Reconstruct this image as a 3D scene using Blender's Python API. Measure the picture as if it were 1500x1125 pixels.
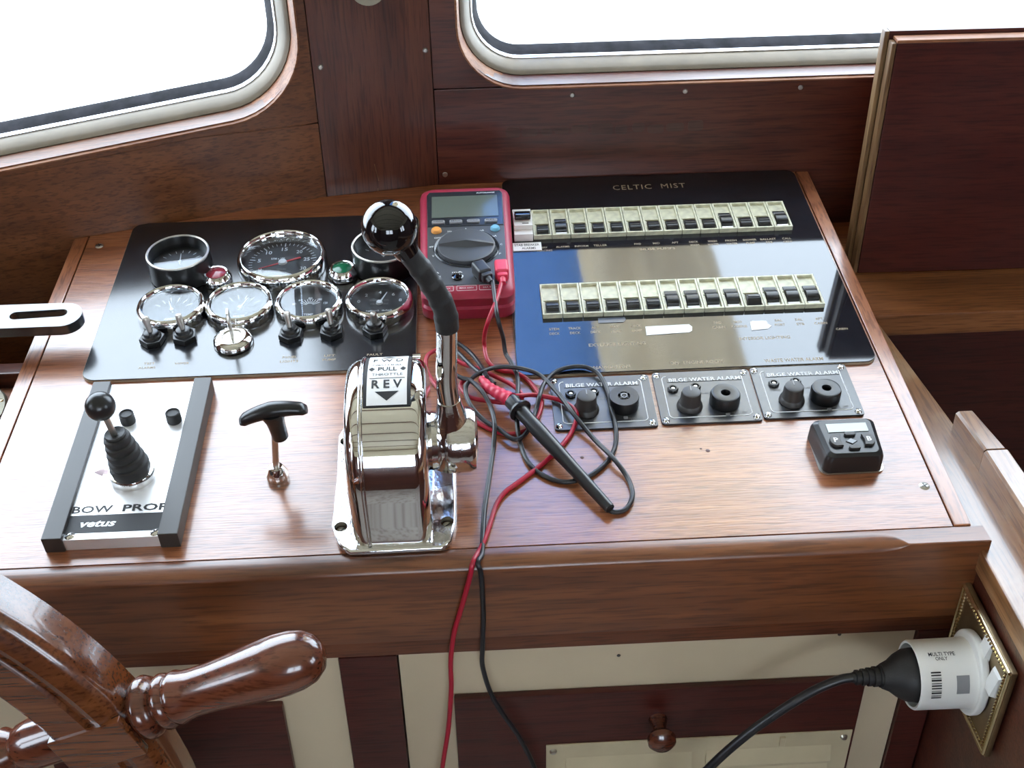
import bpy, bmesh, math, random
from mathutils import Matrix, Vector
random.seed(7)
PI = math.pi
for o in list(bpy.data.objects): bpy.data.objects.remove(o)
SC = bpy.context.scene
COL = SC.collection

# ------------------------------------------------------------------ camera
FPX, PITCH, YAW, ROLL = 1720.0, 0.61105, 0.037208, -0.019402
CAMP = Vector((-0.05936, -0.85804, 0.53703))
fw = Vector((math.sin(YAW)*math.cos(PITCH), math.cos(YAW)*math.cos(PITCH), -math.sin(PITCH)))
rt = Vector((math.cos(YAW), -math.sin(YAW), 0)); up = rt.cross(fw)
rt2 = rt*math.cos(ROLL) + up*math.sin(ROLL); up2 = up*math.cos(ROLL) - rt*math.sin(ROLL)
cam = bpy.data.cameras.new('camera'); co = bpy.data.objects.new('camera', cam); COL.objects.link(co)
co.matrix_world = Matrix(((rt2.x, up2.x, -fw.x, CAMP.x), (rt2.y, up2.y, -fw.y, CAMP.y), (rt2.z, up2.z, -fw.z, CAMP.z), (0, 0, 0, 1)))
cam.sensor_width = 36.0; cam.lens = FPX/1500*36.0; cam.clip_start = 0.02; cam.clip_end = 200
SC.camera = co

# ------------------------------------------------------------------ sky and exposure
SKY = 8.5
w = bpy.data.worlds.new('sky'); SC.world = w; w.use_nodes = True
bg = w.node_tree.nodes['Background']; bg.inputs[0].default_value = (0.75, 0.865, 1.0, 1); bg.inputs[1].default_value = SKY
SC.view_settings.view_transform = 'Standard'; SC.view_settings.look = 'None'
SC.view_settings.exposure = 0.38; SC.view_settings.gamma = 1.0; SC.view_settings.use_curve_mapping = False
SC.cycles.max_bounces = 8; SC.cycles.diffuse_bounces = 4; SC.cycles.glossy_bounces = 4
SC.cycles.transmission_bounces = 6; SC.cycles.transparent_max_bounces = 12
SC.cycles.sample_clamp_indirect = 6.0
SC.cycles.caustics_reflective = False; SC.cycles.caustics_refractive = False

# ------------------------------------------------------------------ materials
def new_mat(name):
    m = bpy.data.materials.new(name); m.use_nodes = True
    return m, m.node_tree, m.node_tree.nodes['Principled BSDF']
def plain(name, col, rough=0.5, metal=0.0, coat=0.0, coat_rough=0.1, spec=0.5, noise=0.0, nscale=40, bump=0.0, bscale=300):
    m, nt, p = new_mat(name)
    p.inputs['Base Color'].default_value = (*col, 1); p.inputs['Roughness'].default_value = rough
    p.inputs['Metallic'].default_value = metal; p.inputs['Coat Weight'].default_value = coat
    p.inputs['Coat Roughness'].default_value = coat_rough; p.inputs['Specular IOR Level'].default_value = spec
    if noise or bump:
        tc = nt.nodes.new('ShaderNodeTexCoord')
    if noise:
        n = nt.nodes.new('ShaderNodeTexNoise'); n.inputs['Scale'].default_value = nscale; n.inputs['Detail'].default_value = 5
        nt.links.new(tc.outputs['Object'], n.inputs['Vector'])
        r = nt.nodes.new('ShaderNodeValToRGB')
        a = [max(0, c*(1-noise)) for c in col]; b = [min(1, c*(1+noise)) for c in col]
        r.color_ramp.elements[0].position = 0.32; r.color_ramp.elements[1].position = 0.68
        r.color_ramp.elements[0].color = (*a, 1); r.color_ramp.elements[1].color = (*b, 1)
        nt.links.new(n.outputs['Fac'], r.inputs['Fac']); nt.links.new(r.outputs['Color'], p.inputs['Base Color'])
    if bump:
        n2 = nt.nodes.new('ShaderNodeTexNoise'); n2.inputs['Scale'].default_value = bscale; n2.inputs['Detail'].default_value = 3
        nt.links.new(tc.outputs['Object'], n2.inputs['Vector'])
        bp = nt.nodes.new('ShaderNodeBump'); bp.inputs['Strength'].default_value = bump; bp.inputs['Distance'].default_value = 0.001
        nt.links.new(n2.outputs['Fac'], bp.inputs['Height']); nt.links.new(bp.outputs['Normal'], p.inputs['Normal'])
    return m
def wood(name, dark, mid, light, grain='X', rough=0.32, coat=0.0, coat_rough=0.15, gscale=1.0, bump=0.25, spec=0.5, wear=None, wear_amt=0.6):
    """varnished timber: long streaks and fine pores running along the grain axis"""
    m, nt, p = new_mat(name)
    N = nt.nodes.new; Lk = nt.links.new
    tc = N('ShaderNodeTexCoord'); mp = N('ShaderNodeMapping')
    k = {'X': (0.06, 1, 1), 'Y': (1, 0.06, 1), 'Z': (1, 1, 0.06)}[grain]
    mp.inputs['Scale'].default_value = tuple(c*gscale for c in k)
    Lk(tc.outputs['Object'], mp.inputs['Vector'])
    n1 = N('ShaderNodeTexNoise'); n1.inputs['Scale'].default_value = 60; n1.inputs['Detail'].default_value = 6; n1.inputs['Roughness'].default_value = 0.62; n1.inputs['Distortion'].default_value = 0.6
    Lk(mp.outputs['Vector'], n1.inputs['Vector'])
    r = N('ShaderNodeValToRGB'); e = r.color_ramp.elements
    e[0].position = 0.30; e[0].color = (*dark, 1); e[1].position = 0.72; e[1].color = (*light, 1)
    x = e.new(0.5); x.color = (*mid, 1)
    Lk(n1.outputs['Fac'], r.inputs['Fac'])
    n2 = N('ShaderNodeTexNoise'); n2.inputs['Scale'].default_value = 480; n2.inputs['Detail'].default_value = 2
    Lk(mp.outputs['Vector'], n2.inputs['Vector'])
    r2 = N('ShaderNodeValToRGB'); r2.color_ramp.elements[0].position = 0.36; r2.color_ramp.elements[0].color = (0.42, 0.34, 0.30, 1)
    r2.color_ramp.elements[1].position = 0.50; r2.color_ramp.elements[1].color = (1, 1, 1, 1)
    Lk(n2.outputs['Fac'], r2.inputs['Fac'])
    mx = N('ShaderNodeMix'); mx.data_type = 'RGBA'; mx.blend_type = 'MULTIPLY'; mx.inputs[0].default_value = 0.7
    Lk(r.outputs['Color'], mx.inputs[6]); Lk(r2.outputs['Color'], mx.inputs[7])
    n3 = N('ShaderNodeTexNoise'); n3.inputs['Scale'].default_value = 7; n3.inputs['Detail'].default_value = 3
    Lk(tc.outputs['Object'], n3.inputs['Vector'])
    mr = N('ShaderNodeMapRange'); mr.inputs[1].default_value = 0.3; mr.inputs[2].default_value = 0.7
    mr.inputs[3].default_value = rough*0.85; mr.inputs[4].default_value = rough*1.2
    Lk(n3.outputs['Fac'], mr.inputs[0]); Lk(mr.outputs[0], p.inputs['Roughness'])
    out = mx.outputs[2]
    if wear:
        n4 = N('ShaderNodeTexNoise'); n4.inputs['Scale'].default_value = 22; n4.inputs['Detail'].default_value = 6
        Lk(tc.outputs['Object'], n4.inputs['Vector'])
        r4 = N('ShaderNodeValToRGB'); r4.color_ramp.elements[0].position = 0.5; r4.color_ramp.elements[1].position = 0.72
        r4.color_ramp.elements[0].color = (0, 0, 0, 1); r4.color_ramp.elements[1].color = (wear_amt,)*3 + (1,)
        Lk(n4.outputs['Fac'], r4.inputs['Fac'])
        mw = N('ShaderNodeMix'); mw.data_type = 'RGBA'
        Lk(r4.outputs['Color'], mw.inputs[0]); Lk(out, mw.inputs[6]); mw.inputs[7].default_value = (*wear, 1)
        out = mw.outputs[2]
    Lk(out, p.inputs['Base Color'])
    bp = N('ShaderNodeBump'); bp.inputs['Strength'].default_value = bump; bp.inputs['Distance'].default_value = 0.0006
    Lk(n2.outputs['Fac'], bp.inputs['Height']); Lk(bp.outputs['Normal'], p.inputs['Normal'])
    p.inputs['Specular IOR Level'].default_value = spec
    p.inputs['Coat Weight'].default_value = coat; p.inputs['Coat Roughness'].default_value = coat_rough; p.inputs['Coat IOR'].default_value = 1.62
    return m
def glass(name, tint=(1, 1, 1), ior=1.5, rough=0.0):
    m, nt, p = new_mat(name); nt.nodes.remove(p)
    out = nt.nodes['Material Output']
    t = nt.nodes.new('ShaderNodeBsdfTransparent'); t.inputs[0].default_value = (*tint, 1)
    g = nt.nodes.new('ShaderNodeBsdfGlossy'); g.inputs['Roughness'].default_value = rough
    lw = nt.nodes.new('ShaderNodeLayerWeight'); lw.inputs['Blend'].default_value = 0.5    # Schlick reflectance, alike on both faces
    pw = nt.nodes.new('ShaderNodeMath'); pw.operation = 'POWER'; pw.inputs[1].default_value = 5.0
    f = nt.nodes.new('ShaderNodeMapRange'); f0 = ((ior-1)/(ior+1))**2; f.inputs[3].default_value = f0; f.inputs[4].default_value = 1.0
    nt.links.new(lw.outputs['Facing'], pw.inputs[0]); nt.links.new(pw.outputs[0], f.inputs[0])
    mx = nt.nodes.new('ShaderNodeMixShader')
    nt.links.new(f.outputs[0], mx.inputs[0]); nt.links.new(t.outputs[0], mx.inputs[1]); nt.links.new(g.outputs[0], mx.inputs[2])
    nt.links.new(mx.outputs[0], out.inputs[0])
    return m
M = {}
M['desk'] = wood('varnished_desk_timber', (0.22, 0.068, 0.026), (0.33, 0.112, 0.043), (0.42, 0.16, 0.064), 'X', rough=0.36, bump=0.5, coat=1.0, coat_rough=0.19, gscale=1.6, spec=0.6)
M['rail'] = wood('rail_timber', (0.22, 0.068, 0.026), (0.33, 0.115, 0.046), (0.43, 0.17, 0.075), 'Y', rough=0.34, coat=0.9, coat_rough=0.18)
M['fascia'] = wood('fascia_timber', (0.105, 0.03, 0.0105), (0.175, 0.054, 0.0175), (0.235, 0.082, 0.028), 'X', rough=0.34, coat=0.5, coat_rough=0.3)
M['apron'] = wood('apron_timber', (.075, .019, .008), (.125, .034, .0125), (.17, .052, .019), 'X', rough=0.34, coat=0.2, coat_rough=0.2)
M['mahx'] = wood('mahogany_cross_grain', (0.05, 0.012, 0.0078), (0.082, 0.02, 0.0115), (0.115, 0.032, 0.0165), 'X', rough=0.34, coat=0.15, coat_rough=0.2)
M['mahz'] = wood('mahogany_upright_grain', (0.054, 0.0145, 0.0082), (0.088, 0.0245, 0.0125), (0.122, 0.038, 0.0185), 'Z', rough=0.34, coat=0.15, coat_rough=0.2)
M['mahdoor'] = wood('dark_red_mahogany', (0.046, 0.0078, 0.0062), (0.066, 0.0115, 0.008), (0.088, 0.0175, 0.011), 'X', rough=0.36)
M['leftwall'] = wood('brown_wall_timber', (0.088, 0.028, 0.01), (0.14, 0.048, 0.0165), (0.195, 0.072, 0.025), 'X', rough=0.38)
M['wheel'] = wood('wheel_mahogany', (0.075, 0.02, 0.007), (0.125, 0.036, 0.0115), (0.19, 0.062, 0.019), 'X', rough=0.22, coat=0.6, coat_rough=0.06, bump=0.08)
M['handle'] = wood('handle_mahogany', (0.07, 0.018, 0.009), (0.11, 0.029, 0.014), (0.15, 0.044, 0.02), 'X', rough=0.22, coat=0.6, coat_rough=0.07, bump=0.08)
M['ledge'] = wood('worn_ledge_timber', (0.17, 0.072, 0.026), (0.27, 0.125, 0.048), (0.37, 0.19, 0.082), 'Y', rough=0.3, coat=0.7, coat_rough=0.16, wear=(0.46, 0.34, 0.21), wear_amt=0.4)
M['shelfw'] = wood('shelf_timber', (0.15, 0.05, 0.016), (0.23, 0.083, 0.027), (0.31, 0.12, 0.043), 'X', rough=0.36)
M['trim'] = wood('window_trim_timber', (0.17, 0.062, 0.026), (0.27, 0.105, 0.046), (0.37, 0.165, 0.08), 'X', rough=0.5, wear=(0.55, 0.36, 0.24), wear_amt=0.35, spec=0.3)
M['edgestrip'] = wood('edge_strip_timber', (0.1, 0.048, 0.018), (0.18, 0.098, 0.042), (0.26, 0.16, 0.075), 'Z', rough=0.4)
M['blackpan'] = plain('black_gloss_panel', (0.010, 0.011, 0.015), 0.05, coat=0.0, spec=0.75, noise=0.3, nscale=90)
M['blacksatin'] = plain('black_satin_panel', (0.013, 0.014, 0.018), 0.18, spec=1.0, noise=0.25, nscale=60)
M['greypan'] = plain('dark_grey_alarm_plate', (0.028, 0.030, 0.035), 0.3, spec=0.9, noise=0.25, nscale=80)
M['plateedge'] = plain('bare_panel_edge', (0.34, 0.28, 0.2), 0.45)
M['black'] = plain('black_plastic', (0.012, 0.012, 0.013), 0.28)
M['barplastic'] = plain('satin_black_bar', (0.02, 0.02, 0.022), 0.2, spec=1.0, coat=0.6, coat_rough=0.2)
M['blackgloss'] = plain('black_gloss_plastic', (0.006, 0.006, 0.007), 0.05, coat=0.5, coat_rough=0.03)
M['blackmatt'] = plain('black_matt_rubber', (0.015, 0.014, 0.014), 0.55, bump=0.2, bscale=500)
M['greyknob'] = plain('grey_brown_plastic', (0.038, 0.034, 0.032), 0.4)
M['chrome'] = plain('chrome', (0.80, 0.80, 0.80), 0.04, metal=1.0)
M['chromeworn'] = plain('pitted_chrome', (0.74, 0.74, 0.75), 0.10, metal=1.0, bump=0.12, bscale=420)
M['steel'] = plain('dull_steel', (0.55, 0.52, 0.47), 0.32, metal=1.0)
M['alu'] = plain('window_frame_alloy', (0.215, 0.180, 0.135), 0.40, metal=0.2, noise=0.12, nscale=30)
M['bead'] = plain('polished_bead', (0.8, 0.8, 0.84), 0.15, metal=0.9)
M['rubber'] = plain('window_gasket_rubber', (0.022, 0.021, 0.026), 0.75, noise=0.6, nscale=60, spec=0.15)
M['cream'] = plain('cream_paint', (0.60, 0.49, 0.335), 0.5, noise=0.05, nscale=12)
M['creamvent'] = plain('cream_vent_paint', (0.58, 0.49, 0.32), 0.45, noise=0.07, nscale=25)
M['breaker'] = plain('aged_cream_plastic', (0.58, 0.56, 0.41), 0.45, noise=0.18, nscale=160)
M['white'] = plain('white_plastic', (0.78, 0.77, 0.73), 0.35)
M['paper'] = plain('white_label_paper', (0.80, 0.79, 0.78), 0.6)
M['silverplate'] = plain('brushed_silver_plate', (0.84, 0.84, 0.85), 0.35, metal=0.35)
M['red'] = plain('red_holster_rubber', (0.36, 0.022, 0.055), 0.42, noise=0.06, nscale=200)
M['redlead'] = plain('red_lead_insulation', (0.42, 0.012, 0.035), 0.35)
M['redplug'] = plain('bright_red_plug', (0.62, 0.03, 0.075), 0.4)
M['blacklead'] = plain('black_lead_insulation', (0.017, 0.017, 0.020), 0.35)
M['meterface'] = plain('meter_grey_face', (0.055, 0.058, 0.065), 0.4)
M['meterdark'] = plain('meter_dark_surround', (0.022, 0.025, 0.032), 0.2)
M['lcd'] = plain('lcd_grey_green', (0.115, 0.135, 0.115), 0.12)
M['lcdbright'] = plain('lcd_silver', (0.30, 0.33, 0.29), 0.05, spec=0.8)
M['orange'] = plain('orange_button', (0.72, 0.30, 0.06), 0.4)
M['blue'] = plain('blue_button', (0.16, 0.42, 0.58), 0.4)
M['grey'] = plain('mid_grey_plastic', (0.25, 0.25, 0.26), 0.4)
M['redlens'] = plain('red_lamp_lens', (0.30, 0.03, 0.05), 0.15)
M['greenlens'] = plain('green_lamp_lens', (0.01, 0.13, 0.06), 0.15)
M['dial'] = plain('black_dial', (0.012, 0.012, 0.014), 0.5)
M['needle_red'] = plain('red_needle', (0.55, 0.04, 0.04), 0.5)
M['printw'] = plain('white_print', (0.75, 0.75, 0.75), 0.6)
M['printg'] = plain('gold_print', (0.36, 0.28, 0.18), 0.6)
M['printd'] = plain('faded_print', (0.17, 0.16, 0.15), 0.6)
M['printb'] = plain('black_print', (0.012, 0.012, 0.014), 0.6)
M['printr'] = plain('pale_red_print', (0.66, 0.50, 0.52), 0.6)
M['brass'] = plain('aged_brass', (0.30, 0.215, 0.115), 0.34, metal=0.85, noise=0.2, nscale=60)
M['brassbright'] = plain('polished_brass', (0.72, 0.6, 0.36), 0.2, metal=1.0)
M['bronze'] = plain('grey_bronze', (0.36, 0.33, 0.25), 0.4, metal=0.6)
M['glass'] = glass('window_glass', (0.97, 0.98, 0.98))
M['gaugeglass'] = glass('gauge_glass', (0.92, 0.94, 0.96), 1.55)
M['floor'] = wood('cabin_floor_timber', (0.42, 0.38, 0.34), (0.52, 0.48, 0.44), (0.60, 0.56, 0.52), 'Y', rough=0.4, gscale=0.4)
M['ceil'] = plain('cream_ceiling_paint', (0.72, 0.64, 0.46), 0.5)
M['batten'] = plain('brown_batten', (0.09, 0.03, 0.018), 0.4)
M['deck'] = plain('pale_deck', (0.62, 0.62, 0.60), 0.7, noise=0.1, nscale=3)

# ------------------------------------------------------------------ mesh helpers
class MB:
    def __init__(s): s.V = []; s.F = []
    def add(s, V, F, mat=None):
        b = len(s.V)
        if mat is not None: V = [tuple(mat @ Vector(v)) for v in V]
        s.V += [tuple(v) for v in V]; s.F += [tuple(i+b for i in f) for f in F]
        return s
    def box(s, x0, x1, y0, y1, z0, z1, bev=0, seg=2, mat=None):
        bm = bmesh.new(); bmesh.ops.create_cube(bm, size=1)
        for v in bm.verts:
            v.co = Vector(((x0+x1)/2+v.co.x*(x1-x0), (y0+y1)/2+v.co.y*(y1-y0), (z0+z1)/2+v.co.z*(z1-z0)))
        if bev: bmesh.ops.bevel(bm, geom=bm.edges[:], offset=bev, segments=seg, affect='EDGES', profile=0.5)
        return s.bm(bm, mat)
    def bm(s, bm, mat=None):
        bm.verts.index_update()
        V = [v.co[:] for v in bm.verts]; F = [[v.index for v in f.verts] for f in bm.faces]
        bm.free(); return s.add(V, F, mat)
    def prism(s, pts, z0, z1, bev=0, seg=2, mat=None, top_only=False):
        bm = bmesh.new(); n = len(pts)
        a = [bm.verts.new((p[0], p[1], z0)) for p in pts]; b = [bm.verts.new((p[0], p[1], z1)) for p in pts]
        bm.faces.new(a[::-1]); t = bm.faces.new(b)
        for i in range(n): bm.faces.new((a[i], a[(i+1) % n], b[(i+1) % n], b[i]))
        bmesh.ops.recalc_face_normals(bm, faces=bm.faces[:])
        if bev:
            ed = list(t.edges)
            if not top_only: ed += [e for e in bm.edges if all(v in a for v in e.verts)]
            bmesh.ops.bevel(bm, geom=ed, offset=bev, segments=seg, affect='EDGES', profile=0.5)
        return s.bm(bm, mat)
    def lathe(s, prof, n=40, mat=None, closed=False):
        """prof: (radius, height) list, revolved about local z"""
        V = []; F = []; idx = []
        for r, z in prof:
            if r < 1e-7: idx.append([len(V)]); V.append((0, 0, z))
            else:
                idx.append(list(range(len(V), len(V)+n)))
                V += [(r*math.cos(2*PI*i/n), r*math.sin(2*PI*i/n), z) for i in range(n)]
        pairs = list(zip(idx, idx[1:]))
        if closed: pairs.append((idx[-1], idx[0]))
        for A, Bq in pairs:
            for i in range(n):
                j = (i+1) % n
                if len(A) == 1 and len(Bq) == 1: continue
                if len(A) == 1: F.append((A[0], Bq[i], Bq[j]))
                elif len(Bq) == 1: F.append((A[i], A[j], Bq[0]))
                else: F.append((A[i], A[j], Bq[j], Bq[i]))
        return s.add(V, F, mat)
    def tube(s, pts, r, n=10, mat=None, cap=True):
        pts = [Vector(p) for p in pts]; rs = r if isinstance(r, (list, tuple)) else [r]*len(pts)
        V = []; F = []; nrm = None
        for k, p in enumerate(pts):
            t = (pts[min(k+1, len(pts)-1)]-pts[max(k-1, 0)])
            if t.length < 1e-9: t = Vector((0, 0, 1))
            t.normalize()
            if nrm is None: nrm = t.orthogonal().normalized()
            else:
                nrm = nrm - t*nrm.dot(t)
                nrm = nrm.normalized() if nrm.length > 1e-6 else t.orthogonal().normalized()
            bn = t.cross(nrm)
            V += [tuple(p + (nrm*math.cos(2*PI*i/n)+bn*math.sin(2*PI*i/n))*rs[k]) for i in range(n)]
        for k in range(len(pts)-1):
            for i in range(n):
                j = (i+1) % n; F.append((k*n+i, k*n+j, (k+1)*n+j, (k+1)*n+i))
        if cap: F.append(tuple(range(n))[::-1]); F.append(tuple(range((len(pts)-1)*n, len(pts)*n)))
        return s.add(V, F, mat)
    def loops(s, L, cap0=False, cap1=False, mat=None, closed_ring=False):
        n = len(L[0]); V = [p for l in L for p in l]; F = []
        m = len(L)
        for k in range(m if closed_ring else m-1):
            a = k*n; b = ((k+1) % m)*n
            for i in range(n):
                j = (i+1) % n; F.append((a+i, a+j, b+j, b+i))
        if cap0: F.append(tuple(range(n))[::-1])
        if cap1: F.append(tuple(range((m-1)*n, m*n)))
        return s.add(V, F, mat)
    def sphere(s, c, r, n=24, mat=None, sz=1.0):
        prof = [(r*math.sin(PI*k/(n//2)), -r*sz*math.cos(PI*k/(n//2))) for k in range(n//2+1)]
        prof[0] = (0, -r*sz); prof[-1] = (0, r*sz)
        T = Matrix.Translation(c)
        return s.lathe(prof, n, T if mat is None else mat @ T)
def rrect(x0, x1, y0, y1, r, n=6):
    P = []
    for cx, cy, a0 in ((x1-r, y1-r, 0), (x0+r, y1-r, PI/2), (x0+r, y0+r, PI), (x1-r, y0+r, 1.5*PI)):
        for i in range(n+1):
            a = a0+PI/2*i/n; P.append((cx+r*math.cos(a), cy+r*math.sin(a)))
    return P
def circ(cx, cy, r, n=24): return [(cx+r*math.cos(2*PI*i/n), cy+r*math.sin(2*PI*i/n)) for i in range(n)]
def spline(P, per=10):
    P = [Vector(p) for p in P]; out = []
    for i in range(len(P)-1):
        p0 = P[max(i-1, 0)]; p1 = P[i]; p2 = P[i+1]; p3 = P[min(i+2, len(P)-1)]
        for k in range(per):
            t = k/per
            out.append(0.5*((2*p1)+(p2-p0)*t+(2*p0-5*p1+4*p2-p3)*t*t+(3*p1-p0-3*p2+p3)*t**3))
    out.append(P[-1]); return out
def link(name, me, mat, parent=None):
    o = bpy.data.objects.new(name, me); COL.objects.link(o)
    if mat and not me.materials: me.materials.append(M[mat] if isinstance(mat, str) else mat)
    if parent: o.parent = parent
    return o
def obj(name, mb, mat, parent=None, smooth=38, wn=True):
    me = bpy.data.meshes.new(name); me.from_pydata(mb.V, [], mb.F); me.validate()
    b = bmesh.new(); b.from_mesh(me); bmesh.ops.recalc_face_normals(b, faces=b.faces[:]); b.to_mesh(me); b.free()
    if smooth:
        me.polygons.foreach_set('use_smooth', [True]*len(me.polygons)); me.set_sharp_from_angle(angle=math.radians(smooth))
    me.update()
    o = link(name, me, mat, parent)
    if smooth and wn:
        md = o.modifiers.new('weighted_normal', 'WEIGHTED_NORMAL'); md.keep_sharp = True; md.weight = 60
    return o
def tag(o, label, cat, group=None, kind=None):
    if label: o['label'] = label
    if cat: o['category'] = cat
    if group: o['group'] = group
    if kind: o['kind'] = kind
    return o
def struct(o, label=None): 
    o['kind'] = 'structure'
    if label: o['label'] = label
    return o
def thing(name, label, cat, mat=None, group=None, kind=None):
    o = bpy.data.objects.new(name, None); COL.objects.link(o); o.empty_display_size = 0.02
    if mat is not None: o.matrix_world = mat
    return tag(o, label, cat, group, kind)
def copy_tree(o, parent=None):
    c = o.copy(); COL.objects.link(c)
    if parent: c.parent = parent
    for ch in [x for x in bpy.data.objects if x.parent == o]: copy_tree(ch, c)
    return c
TXT = {}
def text_mesh(body, bold=0.0, shear=0.0, spacing=1.0):
    key = (body, bold, shear, spacing)
    if key in TXT: return TXT[key]
    cu = bpy.data.curves.new('lettering', 'FONT'); cu.body = body; cu.align_x = 'CENTER'; cu.offset = bold; cu.shear = shear
    cu.space_character = spacing; cu.resolution_u = 2
    to = bpy.data.objects.new('lettering', cu)
    me = bpy.data.meshes.new_from_object(to)
    V = [v.co[:2] for v in me.vertices]; F = [tuple(p.vertices) for p in me.polygons]
    bpy.data.objects.remove(to); bpy.data.curves.remove(cu); bpy.data.meshes.remove(me)
    x0 = min(v[0] for v in V); x1 = max(v[0] for v in V); y0 = min(v[1] for v in V); y1 = max(v[1] for v in V)
    V = [((v[0]-(x0+x1)/2)/(x1-x0), (v[1]-(y0+y1)/2)/(y1-y0)) for v in V]
    TXT[key] = (V, F); return TXT[key]
def text(body, cx, cy, wd, ht, z, mat, parent, bold=0.01, shear=0, spacing=1.0, fn=None, name='lettering', rot=0):
    V, F = text_mesh(body, bold, shear, spacing)
    ca, sa = math.cos(rot), math.sin(rot)
    P = [(v[0]*wd, v[1]*ht) for v in V]
    P = [(cx+x*ca-y*sa, cy+x*sa+y*ca, z) for x, y in P]
    if fn: P = [fn(*p) for p in P]
    return obj(name, MB().add(P, F), mat, parent, smooth=0)
def frame(cx, cy, wd, ht, t, r, z, mat, parent, name='border_line', h=0.0003):
    a = rrect(cx-wd/2, cx+wd/2, cy-ht/2, cy+ht/2, r); b = rrect(cx-wd/2+t, cx+wd/2-t, cy-ht/2+t, cy+ht/2-t, max(r-t, 0.0003))
    mb = MB().loops([[(x, y, z) for x, y in a], [(x, y, z+h) for x, y in a], [(x, y, z+h) for x, y in b], [(x, y, z) for x, y in b]])
    return obj(name, mb, mat, parent)

TILT = 0.104677
CON = Matrix.Rotation(TILT, 4, 'X')           # the sloping desk: u right, v up the slope, w off the surface
def con(u, v, wv=0.0, rz=0.0): return CON @ Matrix.Translation((u, v, wv)) @ Matrix.Rotation(rz, 4, 'Z')
def T(x, y, z): return Matrix.Translation((x, y, z))
def RX(a): return Matrix.Rotation(a, 4, 'X')
def RY(a): return Matrix.Rotation(a, 4, 'Y')
def RZ(a): return Matrix.Rotation(a, 4, 'Z')
ALONGX = Matrix(((0, 0, 1, 0), (1, 0, 0, 0), (0, 1, 0, 0), (0, 0, 0, 1)))   # local x,y,z -> Y,Z,X
ALONGY = Matrix(((1, 0, 0, 0), (0, 0, -1, 0), (0, 1, 0, 0), (0, 0, 0, 1)))  # local x,y,z -> X,Z,-Y (out towards the room)

# ================================================================== the wheelhouse shell
FLOOR, CEIL = -0.93, 0.98
YB = 0.231
obj_floor = struct(obj('floor', MB().box(-1.4, 1.4, -2.1, 0.34, FLOOR-0.05, FLOOR), 'floor'), 'pale cabin floor below the console')
ceil = struct(obj('ceiling', MB().box(-1.4, 1.4, -2.1, 0.34, CEIL, CEIL+0.05), 'ceil'), 'cream ceiling above the helm')
for i in range(7):
    y = -2.0+i*0.33
    obj('batten', MB().box(-1.4, 1.4, y-0.008, y+0.008, CEIL-0.012, CEIL-0.0005, 0.003), 'batten', ceil)

def holed(outer, inner, d0, d1, mat):
    """slab with one opening; outer/inner are 2-D loops, mapped by mat from (x, y, depth)"""
    bm = bmesh.new()
    def ring(P, z): 
        vs = [bm.verts.new((p[0], p[1], z)) for p in P]
        es = [bm.edges.new((vs[i], vs[(i+1) % len(vs)])) for i in range(len(vs))]
        return vs, es
    for z in (d0, d1):
        a, ea = ring(outer, z); b, eb = ring(inner, z)
        bmesh.ops.triangle_fill(bm, edges=ea+eb, use_beauty=True)
        if z == d0: A0, B0 = a, b
        else:
            for P, Q in ((A0, a), (B0, b)):
                for i in range(len(P)): bm.faces.new((P[i], P[(i+1) % len(P)], Q[(i+1) % len(Q)], Q[i]))
    return MB().bm(bm, mat)
def holed4(corners, inner, d0, d1, mat):
    """slab with a rounded opening; corners in the order of rrect: top right, top left, bottom left, bottom right"""
    n = len(inner); q = n//4; V = []; F = []
    for z in (d0, d1): V += [(x, y, z) for x, y in corners]+[(x, y, z) for x, y in inner]
    for b in (0, 4+n):
        for c in range(4):
            for k in range(q-1): F.append((b+c, b+4+c*q+k, b+4+c*q+k+1))
            F.append((b+c, b+4+c*q+q-1, b+4+((c+1) % 4)*q, b+(c+1) % 4))
    for i in range(4): F.append((i, (i+1) % 4, 4+n+(i+1) % 4, 4+n+i))
    for i in range(n): F.append((4+i, 4+(i+1) % n, 8+n+(i+1) % n, 8+n+i))
    return MB().add(V, F, mat)
def window(name, path_fn, mat, label):
    """path_fn(offset) -> loop inset by offset from the timber edge; depth runs outwards through the wall"""
    e = thing(name, label, None, kind='structure')
    def loop(off, d): return [tuple(mat @ Vector((x, y, d))) for x, y in path_fn(off)]
    obj('timber_trim', MB().loops([loop(-0.0005, -0.0005), loop(0.0, -0.003), loop(0.0015, -0.0035), loop(0.003, 0.002), loop(0.0035, 0.029), loop(-0.002, 0.03)]), 'trim', e)
    obj('window_frame', MB().loops([loop(0.0028, 0.0275), loop(0.0045, 0.0262), loop(0.0085, 0.029), loop(0.0125, 0.0385), loop(0.0145, 0.044), loop(0.0145, 0.06), loop(0.003, 0.06)]), 'alu', e)
    obj('chrome_bead', MB().loops([loop(0.0142, 0.0435), loop(0.0152, 0.0432), loop(0.0162, 0.0455), loop(0.0162, 0.049), loop(0.0140, 0.049)]), 'bead', e)
    obj('rubber_gasket', MB().loops([loop(0.0155, 0.0485), loop(0.0165, 0.0495), loop(0.0185, 0.056), loop(0.0205, 0.062), loop(0.021, 0.0665), loop(0.014, 0.0665)]), 'rubber', e)
    obj('pane', MB().loops([loop(0.0195, 0.0655), loop(0.0195, 0.0705)], True, True), 'glass', e, smooth=0)
    return e
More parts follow.
